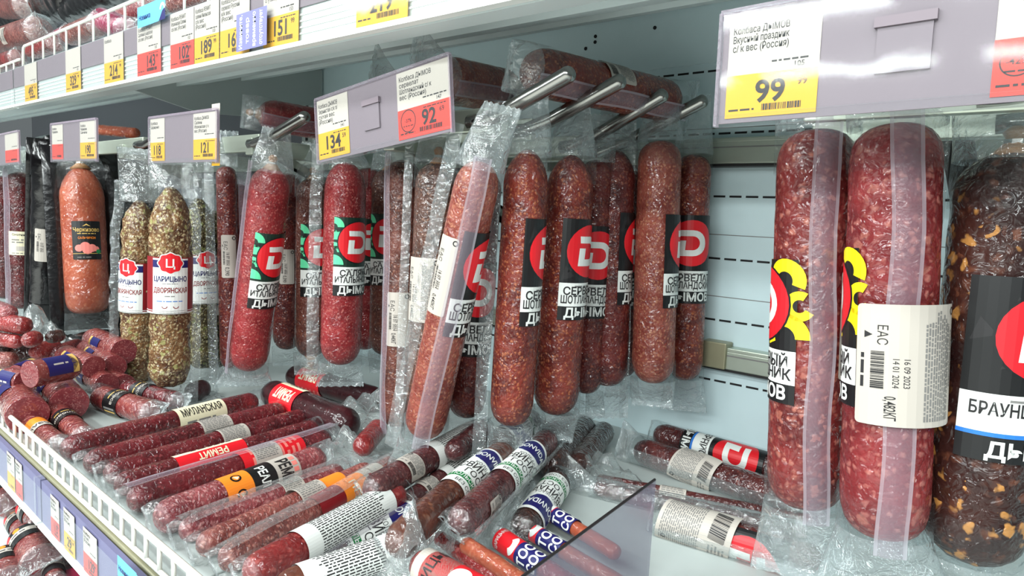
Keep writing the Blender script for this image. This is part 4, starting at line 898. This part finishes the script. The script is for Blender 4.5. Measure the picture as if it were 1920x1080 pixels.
S = L_('thin_sausage', 'grainy red sausage in crinkled pack with white and red label', (778, 1052), (900, 1120), 66, 'red', h=.05, prints=[(Print().rect(-.05, -.06, .05, .02, 'red_').rect(-.05, -.012, .05, .03, 'paper').text('ЦАРИЦЫНО', 0, .006, .014, 'ink', maxw=.07).disc(0, -.024, .012, 'white', 2).turned(180), -10, .52, 'label')], film_=False); bag_end(S, False, .04, .05, 'crumple', amp=.008)
S = L_('thin_sausage', 'slim red sausage under film beside the crinkled pack', (820, 1005), (935, 1090), 30, 'red', h=.03, film_=False); bag_end(S, False, .04, .03, 'crumple')
L_('smoked_sausage', 'brown rounded sausage end at the bottom edge right of the divider', (1270, 1098), (1360, 1120), 44, 'bon', film_=False)

# black banded chubs and blue labelled halves
GK = 'small sausages with black bands'
ch = lambda: pr_chub()
L_('small_sausage', 'small red sausage with black band lying flat in the open deck space', (182, 742), (288, 776), 46, 'half', prints=[(ch(), -20, .45, 'label')], group=GK)
L_('small_sausage', 'dark small sausage with black band behind the flat one', (232, 727), (336, 755), 38, 'wine', prints=[(ch(), -20, .4, 'label')], group=GK)
L_('small_sausage', 'small sausage with black band pointing down towards the wire fence', (104, 770), (158, 822), 40, 'half', prints=[(ch(), 0, .45, 'label')], group=GK)
L_('small_sausage', 'small sausage with orange and white label beside the wire fence', (55, 790), (112, 836), 36, 'half', prints=[(Print().rect(-.04, -.022, .04, .004, 'orange').rect(-.04, .004, .04, .022, 'paper').text('КАЗАЧЬЯ', 0, .008, .011, 'ink', maxw=.05), 0, .4, 'label')], group=GK)
L_('small_sausage', 'dark round sausage end behind the herb coated sausages', (352, 738), (388, 726), 36, 'wined')
GN = 'cut salami halves with blue labels'
bl = lambda: pr_blue().turned(90)
for e0, e1, w_, hh, ang, lb in (((130, 758), (92, 712), 62, None, -30, 'cut salami half with blue label, cut face to the right above the small chub'), ((52, 778), (16, 724), 66, None, -30, 'cut salami half at the left edge nearest the wire fence'),
                           ((56, 702), (148, 684), 50, .085, -20, 'cut salami half lying on top with navy label and face to the left'), ((46, 716), (8, 706), 40, .06, -25, 'small cut half at the left photo edge below the top one'),
                           ((200, 722), (146, 688), 42, .03, -35, 'cut salami half with dark label in the middle of the pile'), ((232, 724), (196, 712), 44, None, -30, 'cut salami half partly under the herb sausage tips'),
                           ((214, 688), (160, 654), 42, .05, -30, 'orange cut half with blue and gold label at the back of the pile'), ((232, 660), (172, 634), 46, .07, -30, 'cut salami half at the very back below the black pack'),
                           ((176, 688), (118, 664), 40, .06, -30, 'cut salami half just behind the top navy labelled one'), ((30, 700), (60, 688), 30, .05, -20, 'orange end of a half behind the left pile')):
    L_('salami_half', lb, e0, e1, w_, 'half', h=hh, group=GN, cut0=True, film_=False, prints=[(bl(), ang, .5, 'label')], cat='salami half')
for e0, e1, w_, hh, mm, lb in (((-20, 600), (52, 612), 34, .12, 'red', 'shiny red sausage at the left edge under the hanging burgundy one'), ((-25, 632), (38, 642), 26, .09, 'red', 'shiny red sausage just below at the left edge'), ((50, 640), (70, 632), 30, .1, 'red', 'red sausage tip in the pale wrapper at the left'), ((88, 634), (118, 628), 24, .1, 'dk', 'dark sausage tip right of the pale wrapper'), ((-10, 655), (22, 655), 40, .06, 'dk', 'dark sausage end at the left edge above the halves'), ((60, 662), (110, 650), 34, .06, 'red', 'red sausage in the shade right behind the top cut half'), ((-30, 676), (34, 676), 34, .05, 'frostbr', 'speckled sausage at the left edge just above the small half'), ((96, 668), (150, 648), 32, .05, 'wine', 'wine red sausage in the dark gap below the black pack'), ((-20, 572), (20, 588), 30, .14, 'frost', 'pale speckled sausage at the left edge highest in the pile')):
    L_('smoked_sausage', lb, e0, e1, w_, mm, h=hh, group='sausages behind the halves at left', film_=False)
crumple('pale crumpled wrapper on the pile at the far left', (70, 640), .11, .05, .07, h=.03, seed=21)
for k, (e0, e1, lb) in enumerate((((-60, 640), (30, 650), 'dark sausage at the bottom of the left pile, furthest left'), ((10, 668), (90, 664), 'dark sausage at the bottom of the left pile under the pale wrapper'), ((-50, 612), (40, 622), 'dark sausage at the bottom of the left pile, furthest back'))):
    L_('smoked_sausage', lb, e0, e1, 44, 'dk', group='sausages behind the halves at left', film_=False, h=(.03, .045, .075)[k])
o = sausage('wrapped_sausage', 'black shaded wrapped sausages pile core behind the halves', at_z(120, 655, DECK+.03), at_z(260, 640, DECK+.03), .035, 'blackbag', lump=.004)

# acrylic divider
top = at_z(1228, 899, DECK+.115); yb_ = top.y; xb_ = top.x
fr_ = at_x(965, 1092, xb_)
dv = thing('acrylic_divider', 'scuffed clear acrylic divider standing on the deck', 'divider', (xb_, yb_, zz(DECK)))
pts_ = [(yb_, zz(DECK)), (yb_, top.z), (fr_.y, max(fr_.z, zz(DECK)+.02)), (fr_.y-.02, zz(DECK))]
v = [V((xb_+q, y, z)) for q in (-.0012, .0012) for y, z in pts_]
sh_ = mesh('sheet', v, [(3, 2, 1, 0), (4, 5, 6, 7), (0, 1, 5, 4), (1, 2, 6, 5), (2, 3, 7, 6), (3, 0, 4, 7)], 'fog', dv)
tv, tf = tube([V((xb_, pts_[1][0], pts_[1][1])), V((xb_, pts_[2][0], pts_[2][1]))], .0014, 6); mesh('dark_edge', tv, tf, 'ink', sh_)
box('foot', xb_-.012, xb_+.004, pts_[3][0], yb_, zz(DECK), zz(DECK)+.0015, 'clear', dv)

# bottom shelf halves
GP = 'cut salami halves on the bottom shelf'
for e0, e1, w_, hh, lb, ang in (((44, 916), (8, 878), 46, .11, 'black banded half under the price rail at the left, uppermost', -20), ((20, 948), (6, 912), 46, .10, 'half with round cut face at the left edge', -20), ((86, 982), (56, 944), 52, .10, 'black banded half close under the price rail', -25), ((52, 1004), (30, 968), 42, .07, 'half behind the most upright one on the bottom shelf', -20),
                           ((78, 1056), (46, 1000), 64, .08, 'upright half with clean cut face in the bottom left corner', -30), ((140, 1034), (104, 984), 62, .07, 'half with orange skin right of the upright one', -20), ((18, 1092), (8, 1040), 56, .05, 'half cut off by the bottom left photo corner', -20), ((104, 1092), (98, 1058), 34, .05, 'small half end at the bottom edge', -10)):
    S = L_('salami_half', lb, e0, e1, w_, 'half', h=max(.03, hh-.035), base=LOW, group=GP, cut0=True, film_=False, cat='salami half', prints=[(pr_black(), ang, .6, 'label')]); bag_end(S, False, .015, S[7]*1.3, 'crumple')
c = at_z(168, 1085, LOW+.031); t = thing('red_packet', 'flat magenta packet with a black card at the bottom edge', 'packet', c-V((0, 0, .03)))
bx_ = box('packet', c.x-.055, c.x+.055, c.y-.05, c.y+.05, c.z-.03, c.z, plain((176, 16, 70), .35, 0, .5), t, bev=.006); box('card', c.x-.01, c.x+.05, c.y-.045, c.y+.02, c.z, c.z+.002, 'black', bx_)

# upper shelf contents
GU = 'sausages in the upper wire basket'
for e0, e1, w_, mm, y, pr_, lb in (((2, 78), (78, 56), 50, 'frostbr', .60, 1, 'thick red sausage with white label at the left end of the upper basket'), ((128, 68), (186, 46), 40, 'frostbr', .57, 0, 'glossy red brown sausage behind the upper basket wires'), ((186, 34), (240, 56), 44, 'magenta', .58, 0, 'magenta marbled ham piece behind the upper basket wires'),
                             ((228, 38), (284, 12), 42, 'frost', .62, 0, 'pale marbled salami left of the blue card in the basket'), ((298, 20), (320, 14), 18, 'dk', .60, 0, 'small dark sausage tip right of the blue card'), ((326, 12), (424, -18), 46, 'frostbr', .58, 0, 'brown red sausage at the top edge of the photo in the basket'),
                             ((58, 96), (106, 80), 32, 'red', .56, 0, 'red sausage low behind the first basket wires'), ((-10, 122), (36, 108), 32, 'red', .56, 0, 'red sausage in the far left basket end'), ((2, 14), (52, 12), 44, 'frostbr', .72, 0, 'red sausage hanging at the top left corner'), ((96, 80), (130, 62), 30, 'magenta', .60, 0, 'small purple sausage behind the middle basket wires')):
    a, b = at_y(*e0, y), at_y(*e1, y); S = sausage('smoked_sausage', lb, a, b, .5*w_*depth((a+b)/2)/FPX, mm, GU, prints=[(pr_sticker(.05, .05), -20, .45, 'label')] if pr_ else [])
    bag_end(S, True, .03, S[7]*1.2, 'crumple')
for k, (e0, e1, w_) in enumerate((((-50, 62), (150, -5), 62), ((130, 22), (310, -45), 62), ((-70, 0), (100, -52), 62))):
    yy = (.80, .80, .80)[k]; a, b = at_y(*e0, yy), at_y(*e1, yy); sausage('wrapped_sausage', ('large black wrapped sausage behind the upper basket, lowest', 'large black wrapped sausage behind the upper basket, right one', 'large black wrapped sausage behind the upper basket, top one')[k], a, b, .5*w_*depth((a+b)/2)/FPX, 'blackbag', 'black wrapped sausages on the upper shelf', lump=.006)
